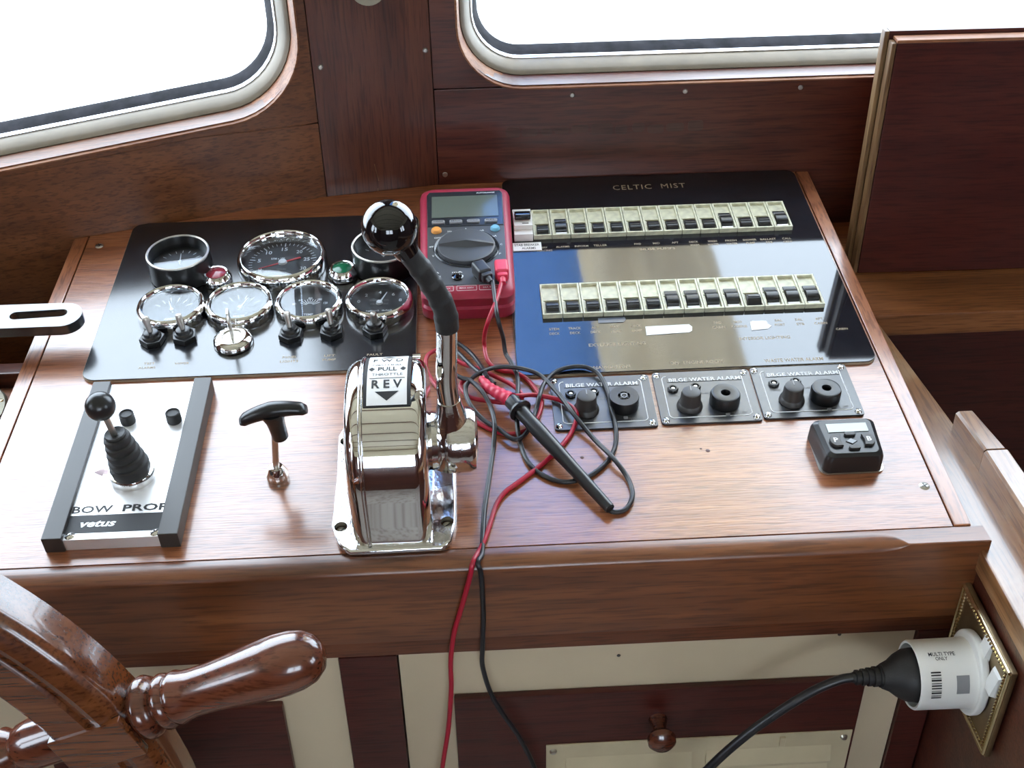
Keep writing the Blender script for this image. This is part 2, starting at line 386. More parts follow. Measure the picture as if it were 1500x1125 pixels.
# --- forward wall behind the switch panel
MBK = Matrix(((1, 0, 0, 0), (0, 0, 1, YB), (0, 1, 0, 0), (0, 0, 0, 1)))     # (x, z, depth)
X0R, X1R, Z0R, Z1R = -0.0648, 0.97, 0.1205, 0.84
def pathR(off): return rrect(X0R+off, X1R-off, Z0R+off, Z1R-off, 0.062-off, 10)
wb = thing('wall_front', 'dark mahogany wall behind the switch panel', None, kind='structure')
obj('window_surround', holed4([(1.42, CEIL), (-0.0885, CEIL), (-0.0885, 0.1235), (1.42, 0.1235)],
     rrect(X0R-0.0, X1R, Z0R+0.0036, Z1R, 0.062, 10), 0.0, 0.085, MBK), 'mahx', wb)
obj('lower_board', MB().box(-0.0885, 1.42, YB-0.0012, YB+0.085, FLOOR, 0.1225, 0.0008), 'mahx', wb)
M['ghost'] = wood('faded_wall_mark', (0.052, 0.020, 0.0155), (0.075, 0.031, 0.023), (0.10, 0.045, 0.032), 'X', rough=0.42)
gx = -0.020
for k in range(11):
    wd_ = random.uniform(0.010, 0.021)
    obj('faded_mark', MB().prism(rrect(gx, gx+wd_, 0.0725+random.uniform(-0.002, 0.002), 0.0805+random.uniform(-0.001, 0.003), 0.003), -0.0015, -0.0005, mat=MBK), 'ghost', wb)
    gx += wd_+random.uniform(0.0015, 0.006)
window('window_1', pathR, MBK, 'wide forward window with rounded corners above the switch panel')
for x, z in ((-0.0820, 0.0342),):
    obj('screw', MB().lathe([(0, 0.0012), (0.002, 0.001), (0.0028, 0.0)], 14, T(x, YB-0.0012, z) @ RX(PI/2)), 'steel', wb)
for x in (0.155, 0.045, 0.268):
    obj('screw', MB().lathe([(0, 0.0012), (0.002, 0.001), (0.0026, 0.0)], 14, T(x, YB-0.0012, 0.113) @ RX(PI/2)), 'steel', wb)
# --- corner post
pa, pb = Vector((-0.2008, 0.2149, 0)), Vector((-0.0885, YB, 0))
pd = (pb-pa).normalized(); pn = Vector((-pd.y, pd.x, 0)); plen = (pb-pa).length
MPO = Matrix(((pd.x, 0, pn.x, pa.x), (pd.y, 0, pn.y, pa.y), (0, 1, 0, 0), (0, 0, 0, 1)))
wp = thing('wall_post', 'upright mahogany corner post between the two windows', None, kind='structure')
obj('post_board', MB().box(0.0008, plen-0.0008, FLOOR, CEIL, -0.001, 0.085, 0.001, mat=MPO), 'mahz', wp)
obj('seam_light_stop', MB().box(-0.0055, plen+0.018, FLOOR, CEIL, 0.012, 0.080, mat=MPO), 'mahz', wp)  # unseen slab added to stop sky light leaking through the seams
for a, z in ((0.0085, 0.1538), (plen-0.006, 0.1616)):
    obj('screw', MB().lathe([(0, 0.0016), (0.0018, 0.0013), (0.0027, 0.0)], 16, MPO @ T(a, z, -0.001) @ RX(PI)), 'steel', wp)
obj('scratch', MB().prism([(0.050, 0.052), (0.0508, 0.052), (0.0535, 0.034), (0.0528, 0.034)], -0.0013, -0.0005, mat=MPO), 'edgestrip', wp)
obj('scratch', MB().prism([(0.0515, 0.026), (0.0522, 0.026), (0.0514, 0.016), (0.0506, 0.016)], -0.0013, -0.0005, mat=MPO), 'edgestrip', wp)
obj('brass_plate', MB().prism(circ(0, 0, 0.0165, 32), -0.004, 0, 0.0008, mat=MPO @ T(0.0585, 0.2245, -0.001)), 'bronze', wp)
# --- angled wall on the left
AL = math.radians(14.04)
ld = Vector((math.cos(AL), math.sin(AL), 0)); ln = Vector((-ld.y, ld.x, 0))
MLW = Matrix(((ld.x, 0, ln.x, pa.x), (ld.y, 0, ln.y, pa.y), (0, 1, 0, 0), (0, 0, 0, 1)))
SL = 0.080
def pathL(off):
    P = rrect(-0.95+off, -0.0085-off, 0.1145+off, 0.84-off, 0.070-off, 10)
    return [(x, z+SL*(x+0.0085)) for x, z in P]
wl = thing('wall_left', 'angled brown timber wall under the left window', None, kind='structure')
hole = [(x, z+0.0036) for x, z in pathL(0)]
obj('window_surround', holed4([(0.0, CEIL), (-1.25, CEIL), (-1.25, 0.0775-0.066), (0.0, 0.1002)], hole, 0.0, 0.085, MLW), 'leftwall', wl)
obj('lower_board', MB().prism([(-1.25, FLOOR), (0.0, FLOOR), (0.0, 0.0990), (-0.113, 0.1003), (-1.25, 0.0765-0.066)], -0.0012, 0.085, mat=MLW), 'leftwall', wl)
window('window_2', pathL, MLW, 'angled forward window with rounded corner beside the post')
# --- the rest of the cabin, behind and beside the camera
def wall_with_window(name, label, axis, at, a0, a1, oa0, oa1, oz0, oz1, th):
    e = thing(name, label, None, kind='structure')
    def bx(p, q, z0, z1, nm, mt):
        lo, hi = min(at, at+th), max(at, at+th)
        mb = MB().box(lo, hi, p, q, z0, z1) if axis == 'X' else MB().box(p, q, lo, hi, z0, z1)
        return obj(nm, mb, mt, e)
    bx(a0, a1, FLOOR, oz0, 'lower_board', 'mahx'); bx(a0, a1, oz1, CEIL, 'upper_board', 'ceil')
    bx(a0, oa0, oz0, oz1, 'side_board', 'mahz'); bx(oa1, a1, oz0, oz1, 'side_board', 'mahz')
    mid = (oa0+oa1)/2; bx(mid-0.03, mid+0.03, oz0, oz1, 'mullion', 'mahz')
    return e
wall_with_window('wall_port', 'port side cabin wall with window openings', 'X', -1.4, -2.1, 0.0, -1.25, -0.55, 0.20, 0.70, 0.06)
wall_with_window('wall_starboard', 'starboard side cabin wall with window openings', 'X', 1.4, -2.1, YB, -1.45, -0.85, 0.20, 0.70, -0.06)
wall_with_window('wall_rear', 'rear cabin wall with window openings', 'Y', -2.1, -1.4, 1.4, -0.42, 0.42, 0.20, 0.70, 0.06)
# --- the open deck around the wheelhouse
struct(obj('deck', MB().box(-14, 14, -14, 22, FLOOR-0.35, FLOOR-0.3), 'deck'), 'pale deck outside the wheelhouse windows')

# ================================================================== helm console
con_th = thing('helm_console', 'varnished timber helm console with sloping desk and dark red locker fronts', 'console')
desk_pts = [(-0.4212, -0.2525), (0.2730, -0.2525), (0.2730, 0.2305), (-0.0907, 0.2295), (-0.2008, 0.2145), (-0.4212, 0.1588)]
obj('desk_top', MB().prism(desk_pts, -0.02, 0.0, mat=CON), 'desk', con_th)
obj('edge_rail', MB().box(0.2741, 0.2865, -0.2525, 0.2302, -0.03, 0.0006, 0.0012, mat=CON), 'rail', con_th)
obj('edge_rail', MB().prism([(-0.4352, -0.2525), (-0.4223, -0.2525), (-0.4223, 0.1583), (-0.4352, 0.1552)], -0.03, 0.0006, 0.0012, mat=CON), 'rail', con_th)
def fascia_mesh():
    secs = []
    xs = [(-0.437, 0.0115), (0.214, 0.0115), (0.222, 0.0108), (0.228, 0.0088), (0.232, 0.0062), (0.235, 0.003), (0.2365, 0.0012), (0.2935, 0.0012), (0.2945, 0.0005)]
    yt, zt, yf, zb = -0.2515, -0.0264, -0.2680, -0.1000
    for x, c in xs:
        L = [(x, yt, zb), (x, yt, zt-0.0006)]
        for k in range(7):
            a = PI/2*k/6
            L.append((x, yf+c*1.15-c*1.15*math.sin(a), zt-c*0.65+c*0.65*math.cos(a)))
        L += [(x, yf, zb+0.001), (x, yf+0.001, zb)]
        secs.append(L)
    return MB().loops(secs, True, True)
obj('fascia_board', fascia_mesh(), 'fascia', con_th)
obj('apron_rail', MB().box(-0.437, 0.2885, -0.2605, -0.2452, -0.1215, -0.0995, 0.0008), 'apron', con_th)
obj('locker_stile', MB().box(-0.1690, -0.1262, -0.2605, -0.2452, FLOOR, -0.1222, 0.0008), 'mahdoor', con_th)
obj('locker_stile', MB().box(0.2632, 0.2880, -0.2605, -0.2452, FLOOR, -0.1222, 0.0008), 'mahdoor', con_th)
obj('cream_panel', MB().box(-0.437, -0.1698, -0.2570, -0.2452, FLOOR, -0.1222), 'cream', con_th)
obj('cream_panel', MB().box(-0.1250, 0.2624, -0.2570, -0.2452, FLOOR, -0.1222, 0.0), 'cream', con_th)
obj('side_panel', MB().box(-0.437, -0.4205, -0.2452, 0.150, FLOOR, -0.052), 'mahz', con_th)
obj('side_panel', MB().box(0.2700, 0.2868, -0.2452, 0.229, FLOOR, -0.052), 'mahz', con_th)
def door(x0, x1, z1, knobx):
    d = obj('locker_door', MB().box(x0, x1, -0.2635, -0.2575, FLOOR+0.08, z1, 0.0012), 'mahdoor', con_th)
    if knobx is not None:
        k = MB().lathe([(0, 0), (0.0075, 0), (0.0068, 0.003), (0.0052, 0.008), (0.0050, 0.012), (0.0085, 0.0145), (0.0112, 0.0185), (0.0108, 0.0225), (0.0075, 0.0258), (0, 0.027)], 28, T(knobx, -0.2632, -0.2050) @ ALONGY)
        obj('knob', k, 'handle', d)
door(-0.0859, 0.2310, -0.1700, 0.0716)
door(-0.400, -0.2155, -0.1680, None)
for x, z in ((0.0392, -0.137), (0.205, -0.1255), (-0.28, -0.135)):
    obj('screw', MB().lathe([(0, 0.0003), (0.0013, 0.0003), (0.0015, 0)], 10, T(x, -0.257, z) @ ALONGY), 'greyknob', con_th)
for u, v in ((0.2653, -0.2129), (-0.4088, 0.142)):
    s = MB().lathe([(0, 0.0010), (0.0030, 0.0008), (0.0040, 0.0)], 16, con(u, v))
    sc = obj('screw', s, 'steel', con_th)
    for a in (0, PI/2): obj('screw_slot', MB().box(-0.0022, 0.0022, -0.0004, 0.0004, 0.0008, 0.00115, mat=con(u, v) @ RZ(a+0.4)), 'black', sc)
for u, v, r_ in ((0.0182, -0.1680, 0.0016), (0.1140, -0.1665, 0.0018), (0.1090, -0.1640, 0.0010)):
    obj('dent', MB().lathe([(0, 0.00025), (r_*0.6, 0.00025), (r_, 0)], 12, con(u, v)), 'batten', con_th)
vg = thing('ventilation_grille', 'cream louvred vent plate on the dark red locker door', 'vent', T(0.1063, -0.2635, -0.29))
obj('vent_plate', MB().box(-0.1222, 0.1222, -0.0015, 0, -0.062, 0.062, 0.0006), 'creamvent', vg)
for c in (-0.0560, 0.0565):
    for k in range(5):
        z = 0.0465-k*0.0235
        L = []
        for x in (c-0.0505, c+0.0505):
            L.append([(x, -0.0012, z), (x, -0.0062, z-0.0155), (x, -0.0055, z-0.0168), (x, -0.0010, z-0.0155)])
        obj('louvre', MB().loops(L, True, True), 'creamvent', vg)
for x in (-0.1165, 0.1160):
    obj('screw', MB().lathe([(0, 0.0022), (0.002, 0.0018), (0.0030, 0.0)], 14, T(x, -0.0015, 0.0545) @ ALONGY), 'steel', vg)
obj('catch', MB().box(0.064, 0.0685, -0.004, -0.0015, 0.049, 0.0595, 0.0006), 'creamvent', vg)

# --- starboard ledge, shelf and board beyond the console
led = thing('side_ledge', 'worn brown timber ledge along the right side of the console', 'ledge')
obj('ledge_top', MB().prism([(0.2885, -0.80), (0.338, -0.80), (0.3325, -0.24), (0.3125, -0.0145), (0.3040, 0.085), (0.2885, 0.085)], -0.055, -0.035, 0.002), 'ledge', led)
obj('ledge_side', MB().box(0.2900, 0.3040, -0.80, 0.085, FLOOR, -0.0552), 'mahx', led)
cap = thing('ledge_cap', 'two-piece worn timber capping strip standing on the side ledge', 'wood strip')
def capm(y0, y1, x0, x1, h, hb):
    L = []
    for y, xa, xb, hh in ((y0, x0[0], x1[0], h), ((y0+y1)/2, (x0[0]+x0[1])/2, (x1[0]+x1[1])/2, (h+hb)/2), (y1, x0[1], x1[1], hb)):
        z0 = -0.035; zt = z0+hh
        L.append([(xa, y, z0), (xa, y, zt-0.002), (xa+0.002, y, zt), (xb-0.002, y, zt), (xb, y, zt-0.002), (xb, y, z0)])
    return MB().loops(L, True, True)
obj('cap_piece', capm(-0.182, -0.132, (0.3195, 0.3165), (0.337, 0.331), 0.021, 0.0195), 'ledge', cap)
obj('cap_piece', capm(-0.80, -0.1832, (0.330, 0.3190), (0.362, 0.3385), 0.022, 0.0205), 'ledge', cap)
obj('cap_lip', capm(-0.1795, -0.142, (0.3315, 0.331), (0.3395, 0.334), 0.018, 0.016), 'ledge', cap)
sh = thing('shelf', 'brown timber shelf at the foot of the dark upright board', 'shelf')
obj('shelf_board', MB().box(0.305, 1.40, 0.042, 0.2295, -0.058, -0.0345, 0.003), 'shelfw', sh)
obj('shelf_end', MB().box(0.305, 1.40, 0.0765, 0.095, FLOOR, -0.0585), 'mahdoor', sh)
bd = thing('upright_board', 'dark mahogany upright board with a pale worn left edge', 'board', T(0.3145, 0.120, -0.034) @ RZ(math.radians(-1.0)))
obj('board_face', MB().box(0, 1.0, 0, 0.012, 0, 0.2260, 0.0008), 'mahdoor', bd)
obj('lit_top_edge', MB().box(-0.0005, 1.0, -0.0006, 0.0125, 0.2262, 0.2292, 0.0006), 'trim', bd)  # paler timber stands in for window light along the top edge
obj('edge_strip', MB().box(-0.0042, -0.0003, 0.0005, 0.0115, 0, 0.2262, 0.0008), 'edgestrip', bd)
obj('edge_strip', MB().box(-0.0078, -0.0035, 0.0135, 0.024, 0, 0.2325, 0.0008), 'edgestrip', bd)
obj('backing_board', MB().box(-0.0034, 1.0, 0.0140, 0.024, 0, 0.2325), 'mahdoor', bd)

# --- port side pedestal
ped = thing('wheel_pedestal', 'low dark timber pedestal left of the console, behind the wheel', 'pedestal')
obj('pedestal_body', MB().box(-0.92, -0.4385, -0.22, 0.012, FLOOR, -0.0685, 0.002), 'mahx', ped)
obj('pedestal_top', MB().box(-0.92, -0.4385, -0.225, 0.012, -0.068, -0.054, 0.002), 'fascia', ped)
obj('back_batten', MB().box(-0.92, -0.4385, 0.0125, 0.030, -0.30, -0.040, 0.002), 'mahx', ped)
pc = thing('compass', 'round grey bronze compass rim on the pedestal left of the console', 'compass', T(-0.5110, -0.044, -0.054))
obj('rim', MB().lathe([(0, 0), (0.0555, 0), (0.0555, 0.009), (0.053, 0.0125), (0.047, 0.0135), (0.044, 0.011), (0.0435, 0.008), (0, 0.008)], 48), 'bronze', pc)
obj('dome', MB().lathe([(0.0432, 0.0082), (0.040, 0.019), (0.030, 0.029), (0.016, 0.0345), (0, 0.036)], 40), 'bronze', pc)
for a in (0.35, 2.4, 4.5): obj('screw', MB().lathe([(0, 0.0012), (0.0018, 0.001), (0.0026, 0)], 12, T(0.0497*math.cos(a), 0.0497*math.sin(a), 0.0128)), 'brassbright', pc)

# slotted lever reaching in over the desk
sl = thing('slotted_lever', 'black slotted control lever reaching over the left desk edge', 'lever', T(-0.55, 0.004, -0.040) @ RX(0.13))
LZ = 0.070
def bar_pts():
    P = [(-0.08, -0.0170), (0.140, -0.0165)]
    for k in range(13):
        a = -PI/2+PI*k/12; P.append((0.149+0.0158*math.cos(a), -0.0012+0.0155*math.sin(a)))
    P += [(0.140, 0.0145), (-0.08, 0.0155)]
    return P
slot = []
for k in range(9): a = -PI/2+PI*k/8; slot.append((0.1475+0.0048*math.cos(a), 0.0012+0.0048*math.sin(a)))
for k in range(9): a = PI/2+PI*k/8; slot.append((0.110+0.0050*math.cos(a), -0.0004+0.0050*math.sin(a)))
obj('lever_bar', holed(bar_pts(), slot, LZ-0.0095, LZ, Matrix.Identity(4)), 'barplastic', sl, smooth=25)
obj('pivot_post', MB().lathe([(0, 0), (0.024, 0), (0.024, 0.006), (0.012, 0.010), (0.011, LZ-0.0096), (0, LZ-0.0096)], 28, T(-0.06, 0, 0.0)), 'blackmatt', sl)
obj('pivot_nut', MB().prism(circ(-0.06, 0, 0.011, 6), LZ, LZ+0.007, 0.001), 'steel', sl)
obj('pivot_bracket', MB().box(-0.09, -0.03, 0.0085, 0.026, -0.014, 0.0, 0.002), 'blackmatt', sl)

# ================================================================== instrument panel (left)
ip = thing('instrument_panel', 'black satin gauge panel with rounded corners on the desk', 'panel', con(0, 0))
obj('panel_plate', MB().prism(rrect(-0.3812, -0.1085, -0.0580, 0.1735, 0.012), 0, 0.003, 0.0003), 'blacksatin', ip)
obj('panel_edge', MB().prism(rrect(-0.3816, -0.1081, -0.0584, 0.1739, 0.0124), 0, 0.0022), 'plateedge', ip)
for body, cx, cy, wd, ht, mt in (('TEST', -0.3285, -0.0395, 0.009, 0.0027, 'printg'), ('ALARMS', -0.3295, -0.0448, 0.014, 0.0027, 'printg'), ('WIPER', -0.3015, -0.0410, 0.012, 0.0027, 'printg'),
                             ('PANEL', -0.2130, -0.0385, 0.012, 0.0028, 'printg'), ('LIGHTS', -0.2130, -0.0438, 0.015, 0.0028, 'printg'),
                             ('LIFT', -0.1800, -0.0385, 0.009, 0.0026, 'printg'), ('PUMP', -0.1800, -0.0438, 0.011, 0.0026, 'printg'),
                             ('FAULT', -0.1425, -0.0395, 0.013, 0.0026, 'printg')):
    text(body, cx, cy, wd, ht, 0.0031, mt, ip)
PW = 0.003
def ticks(e, z, r0, r1, a0, a1, n, mat='printw', wd=0.0006, majors=()):
    mb = MB()
    for k in range(n):
        a = math.radians(a0+(a1-a0)*k/(n-1)); g = 1.8 if k in majors else 1.0; rr = r0-(0.0018 if k in majors else 0)
        c, s = math.cos(a), math.sin(a); h = wd*g/2
        mb.add([(rr*c-h*s, rr*s+h*c, z), (rr*c+h*s, rr*s-h*c, z), (r1*c+h*s, r1*s-h*c, z), (r1*c-h*s, r1*s+h*c, z)], [(0, 1, 2, 3)])
    return obj('scale_ticks', mb, mat, e, smooth=0)
def needle(e, z, ang, l0, l1, wd, mat, hub=0.0028, hubmat='printw'):
    a = math.radians(ang); R = T(0, 0, z) @ RZ(a)
    n = obj('needle', MB().prism([(-l0, -wd), (l1, -wd*0.25), (l1, wd*0.25), (-l0, wd)], 0, 0.0005, mat=R), mat, e)
    obj('hub', MB().lathe([(0, 0.0022), (hub*0.8, 0.0018), (hub, 0)], 18, T(0, 0, z)), hubmat, n)
def gauge(u, v, r, h, label, faces, lean=(0, 0)):
    e = thing('gauge', label, 'gauge', con(u, v, PW))
    obj('bezel', MB().lathe([(r-0.0005, 0), (r, 0.001), (r, h*0.45), (r-0.0004, h*0.7), (r-0.0018, h*0.93), (r-0.0034, h), (r-0.0046, h*0.93), (r-0.0060, h*0.62), (r-0.0062, 0.002), (r-0.0062, 0)], 56), 'chrome', e)
    obj('dial', MB().prism(circ(0, 0, r-0.0061, 48), 0.0, 0.0030), 'dial', e)
    faces(e, 0.0031, r-0.0061)
    obj('cover_glass', MB().prism(circ(0, 0, r-0.0058, 48), 0, 0.0008, mat=T(0, 0, h*0.66) @ RX(math.radians(lean[0])) @ RY(math.radians(lean[1]))), 'gaugeglass', e, smooth=0)
    return e
def small_face(body, ang, nm=6):
    def f(e, z, r):
        ticks(e, z, r*0.55, r*0.80, 150, 30, nm)
        text(body, 0, -r*0.50, r*0.42, r*0.13, z, 'printw', e)
        needle(e, z, ang, r*0.15, r*0.62, 0.0007, 'printw', 0.0022)
    return f
def arc_face(e, z, r):
    ticks(e, z, r*0.14, r*0.42, 150, 30, 9)
    for k, b in enumerate(('40', '60', '80', '100', '120')):
        a = math.radians(160-35*k); text(b, r*0.62*math.cos(a), r*0.48*math.sin(a)-r*0.02, r*0.15, r*0.13, z, 'printw', e)
    text('TEMP', 0, -r*0.52, r*0.34, r*0.12, z, 'printw', e)
def press_face(e, z, r):
    for k, b in enumerate(('0', '2', '4', '6', '8')):
        a = math.radians(170-40*k); text(b, r*0.78*math.cos(a), r*0.62*math.sin(a)+0.001, r*0.11, r*0.17, z, 'printw', e)
    text('ENGINE OIL', 0, r*0.18, r*0.72, r*0.10, z, 'printd', e)
    text('PRESSURE', 0, -r*0.05, r*0.66, r*0.09, z, 'printd', e)
    text('kg/cm2  lb/in2', 0, -r*0.46, r*0.95, r*0.11, z, 'printw', e)
    needle(e, z, 68, r*0.06, r*0.70, 0.0009, 'printw', 0.0030)
def tacho_face(e, z, r):
    maj = (0, 5, 10, 15, 20, 25, 30)
    ticks(e, z, r*0.80, r*0.90, 208, -28, 31, majors=maj)
    for k, b in enumerate(('0', '5', '10', '15', '20', '25', '30')):
        a = math.radians(208-236*k/6); text(b, r*0.64*math.cos(a), r*0.62*math.sin(a), r*(0.085 if len(b) == 1 else 0.16), r*0.15, z, 'printw', e)
    text('RPM x 100', -r*0.14, r*0.19, r*0.36, r*0.09, z, 'printw', e)
    text('HOURS', 0, -r*0.30, r*0.24, r*0.06, z, 'printd', e)
    text('DIESEL', 0, -r*0.62, r*0.42, r*0.09, z, 'printw', e)
    needle(e, z, 203, r*0.50, r*0.66, 0.0012, 'needle_red', 0.0043)
gauge(-0.3205, 0.0280, 0.0297, 0.012, 'round chrome gauge with glare-whitened face above the first two toggle switches', small_face('AMPS', 110), (2.8, 0))
gauge(-0.2618, 0.0281, 0.0297, 0.012, 'round chrome gauge with pale glared face right behind the ignition key', small_face('VOLTS', 70))
gauge(-0.2016, 0.0272, 0.0297, 0.012, 'round chrome gauge showing a short fan of white marks', arc_face, (0, 2.6))
gauge(-0.1408, 0.0273, 0.0297, 0.012, 'round chrome pressure gauge with white needle beside the throttle lever', press_face)
gauge(-0.2314, 0.0945, 0.0405, 0.014, 'large chrome tachometer with red needle and numbers 5 to 30', tacho_face, (-2.6, 0.5))
def hood(u, v, label):
    e = thing('hooded_gauge', label, 'gauge', con(u, v, PW))
    r, h = 0.0283, 0.0235
    obj('hood', MB().lathe([(r-0.001, 0), (r, 0.001), (r, h-0.001), (r-0.0008, h), (r-0.0026, h-0.0002), (r-0.0030, h-0.001), (r-0.0032, h-0.006), (r-0.0036, 0.001), (r-0.0036, 0)], 56), 'black', e)
    obj('rim_ring', MB().lathe([(r-0.0003, h-0.0007), (r-0.0004, h+0.0004), (r-0.0014, h+0.0008), (r-0.0023, h+0.0003), (r-0.0024, h-0.0006)], 56, closed=True), 'steel', e)
    obj('dial', MB().prism(circ(0, 0, r-0.0036, 48), 0.009, 0.0120), 'dial', e)
    ticks(e, 0.0122, r*0.55, r*0.68, 150, 30, 7)
    needle(e, 0.0122, 95, 0.003, r*0.5, 0.0006, 'printw', 0.0018)
    obj('cover_glass', MB().prism(circ(0, 0, r-0.0033, 48), h-0.0085, h-0.0077), 'gaugeglass', e, smooth=0)
hood(-0.3215, 0.0872, 'tall black hooded gauge beside the red warning lamp')
hood(-0.1385, 0.0872, 'tall black hooded gauge behind the black lever ball')
def lamp(u, v, lens, label):
    e = thing('indicator_lamp', label, 'lamp', con(u, v, PW))
    obj('bezel', MB().lathe([(0.0125, 0), (0.0135, 0.001), (0.0135, 0.004), (0.0128, 0.0055), (0.0112, 0.0085), (0.0102, 0.0098), (0.0090, 0.0095), (0.0088, 0.0075), (0.0088, 0)], 36), 'chrome', e)
    obj('lens', MB().lathe([(0, 0.0104), (0.005, 0.0099), (0.0087, 0.0086), (0.0087, 0.001), (0, 0.001)], 32), lens, e)
lamp(-0.2880, 0.0735, 'redlens', 'red indicator lamp with chrome rim')
lamp(-0.1755, 0.0745, 'greenlens', 'green indicator lamp with chrome rim')
def toggle(u, v, rot, lean, tilt, label, short=False):
    e = thing('toggle_switch', label, 'switch', con(u, v, PW) @ RZ(rot))
    obj('hex_nut', MB().prism(circ(0, 0, 0.0108, 6), 0, 0.0058, 0.0008, mat=RZ(0.2)), 'black', e)
    obj('collar', MB().lathe([(0.0082, 0.0056), (0.0078, 0.0075), (0.0066, 0.0082), (0.0060, 0.0105), (0.0045, 0.0112), (0, 0.0112)], 28), 'black', e)
    L = 0.0155 if not short else 0.0115
    R = T(0, 0, 0.0095) @ RZ(lean) @ RX(tilt)
    obj('bat_lever', MB().lathe([(0, 0), (0.0022, 0), (0.0024, 0.003), (0.0029, L*0.75), (0.0030, L-0.002), (0.0022, L-0.0004), (0, L)], 18, R), 'steel', e)
toggle(-0.3305, -0.0105, 0.1, 0.5, -0.30, 'black toggle switch above the TEST ALARMS lettering')
toggle(-0.3039, -0.0085, 0.5, 0.1, -0.22, 'black toggle switch above the WIPER lettering')
toggle(-0.2142, -0.0115, 0.2, 0.1, -0.22, 'black toggle switch above the PANEL LIGHTS lettering')
toggle(-0.1798, -0.0095, 0.3, 0.0, -0.22, 'black toggle switch between the panel lights switch and the short switch')
toggle(-0.1433, -0.0095, 0.0, 0.0, -0.05, 'black toggle switch with a short stubby lever next to the throttle', True)
ks = thing('key_switch', 'round chrome ignition switch on the gauge panel', 'switch', con(-0.2621, -0.0165, PW))
obj('bezel', MB().lathe([(0.0155, 0), (0.0168, 0.0008), (0.0168, 0.0030), (0.0158, 0.0055), (0.0125, 0.0078), (0.0092, 0.0078), (0.0088, 0.0060), (0.0088, 0)], 40), 'chrome', ks)
obj('lock_barrel', MB().lathe([(0.0088, 0.0), (0.0088, 0.0064), (0.0060, 0.0072), (0, 0.0072)], 32), 'steel', ks)
ky = thing('ignition_key', 'thin steel ignition key standing in the chrome switch', 'key', con(-0.2621, -0.0165, PW+0.0072))
obj('blade', MB().box(-0.0012, 0.0012, -0.0035, 0.0035, 0, 0.011, 0.0003, mat=RZ(0.15)), 'steel', ky)
obj('bow', MB().prism([(-0.0035, 0.009), (0.0035, 0.009), (0.0075, 0.015), (0.0072, 0.022), (0.0035, 0.0265), (-0.0035, 0.0265), (-0.0072, 0.022), (-0.0075, 0.015)], -0.001, 0.001, 0.0003, mat=RZ(0.15) @ Matrix(((0, 0, 1, 0), (1, 0, 0, 0), (0, 1, 0, 0), (0, 0, 0, 1)))), 'steel', ky)

# ================================================================== breaker panel (right)
bp = thing('switch_panel', 'glossy black switch panel lettered CELTIC MIST', 'panel', con(0, 0))
obj('panel_plate', MB().prism(rrect(-0.0255, 0.2705, -0.0735, 0.2300, 0.010), 0, 0.003, 0.0003), 'blackpan', bp)
obj('panel_edge', MB().prism(rrect(-0.0258, 0.2708, -0.0738, 0.2303, 0.0103), 0, 0.0022), 'plateedge', bp)
Z = 0.0031
text('CELTIC  MIST', 0.1207, 0.2072, 0.0725, 0.0085, Z, 'printg', bp, bold=0.0, spacing=1.15)
U = lambda k: (k+0.5)*0.0175
for k, ls in ((0, ('NAV', 'TRACING')), (1, ('ALARMS', '')), (2, ('INFORM', '')), (3, ('TELLER', '')), (5, ('FWD', '')), (6, ('MID', '')), (7, ('AFT', '')), (8, ('DECK', 'WASH')), (9, ('WASH', 'WATER')),
              (10, ('FRESH', 'WATER')), (11, ('SHOWER', 'PUMP')), (12, ('BALLAST', 'STB')), (13, ('CALL', 'CREW'))):
    for j, s in enumerate(ls):
        if s: text(s, U(k), 0.1075-0.0052*j, 0.0021*len(s), 0.0030, Z, 'printg', bp)
text('BILGE PUMPS', 0.1135, 0.0985, 0.0330, 0.0032, Z, 'printg', bp)
for k, ls in ((0, ('STEM', 'DECK')), (1, ('TRACK', 'DECK')), (2, ('AFT', 'DECK')), (3, ('MAST', 'HEAD')), (4, ('DECK', 'LAMP')), (8, ('FWD', 'CABIN')), (9, ('MID', 'CABINS')), (11, ('SAL', 'PORT')), (12, ('SAL', 'STB')), (13, ('AFT', 'CABIN'))):
    for j, s in enumerate(ls):
        text(s, U(k), -0.0150-0.0062*j, 0.0022*len(s), 0.0033, Z, 'printg', bp)
text('EXTERIOR LIGHTING', 0.0600, -0.0385, 0.0480, 0.0040, Z, 'printg', bp)
text('INTERIOR LIGHTING', 0.1845, -0.0380, 0.0430, 0.0040, Z, 'printg', bp)
text('WASTE WATER ALARM', 0.2022, -0.0678, 0.0485, 0.0042, Z, 'printg', bp)
text('NAVIGATION', 0.0520, -0.0678, 0.0300, 0.0040, Z, 'printg', bp)
text('OFF  ENGINE ROOM', 0.1220, -0.0660, 0.0440, 0.0038, Z, 'printg', bp)
text('CABIN', 0.2520, -0.0300, 0.0100, 0.0026, Z, 'printg', bp)
def sticker(pts, label, mat='paper'):
    return tag(obj('sticker', MB().prism(pts, 0.0, 0.0003, mat=con(0, 0, 0.0031)), mat, None), label, 'sticker')
sticker([(0.0865, -0.0168), (0.1240, -0.0160), (0.1262, -0.0195), (0.1252, -0.0248), (0.1225, -0.0268), (0.0860, -0.0285)], 'long white paper sticker under the lower breaker row')
sticker([(0.1765, -0.0160), (0.1785, -0.0148), (0.1905, -0.0152), (0.1912, -0.0195), (0.1938, -0.0225), (0.1900, -0.0262), (0.1755, -0.0275)], 'short torn white paper sticker beside the SAL PORT lettering')
M['tape'] = plain('clear_tape', (0.09, 0.11, 0.15), 0.15)
sticker([(0.0475, -0.0025), (0.0705, -0.0025), (0.0712, -0.0062), (0.0690, -0.0095), (0.0470, -0.0095)], 'dull grey strip of clear tape under the lower breaker row', 'tape')
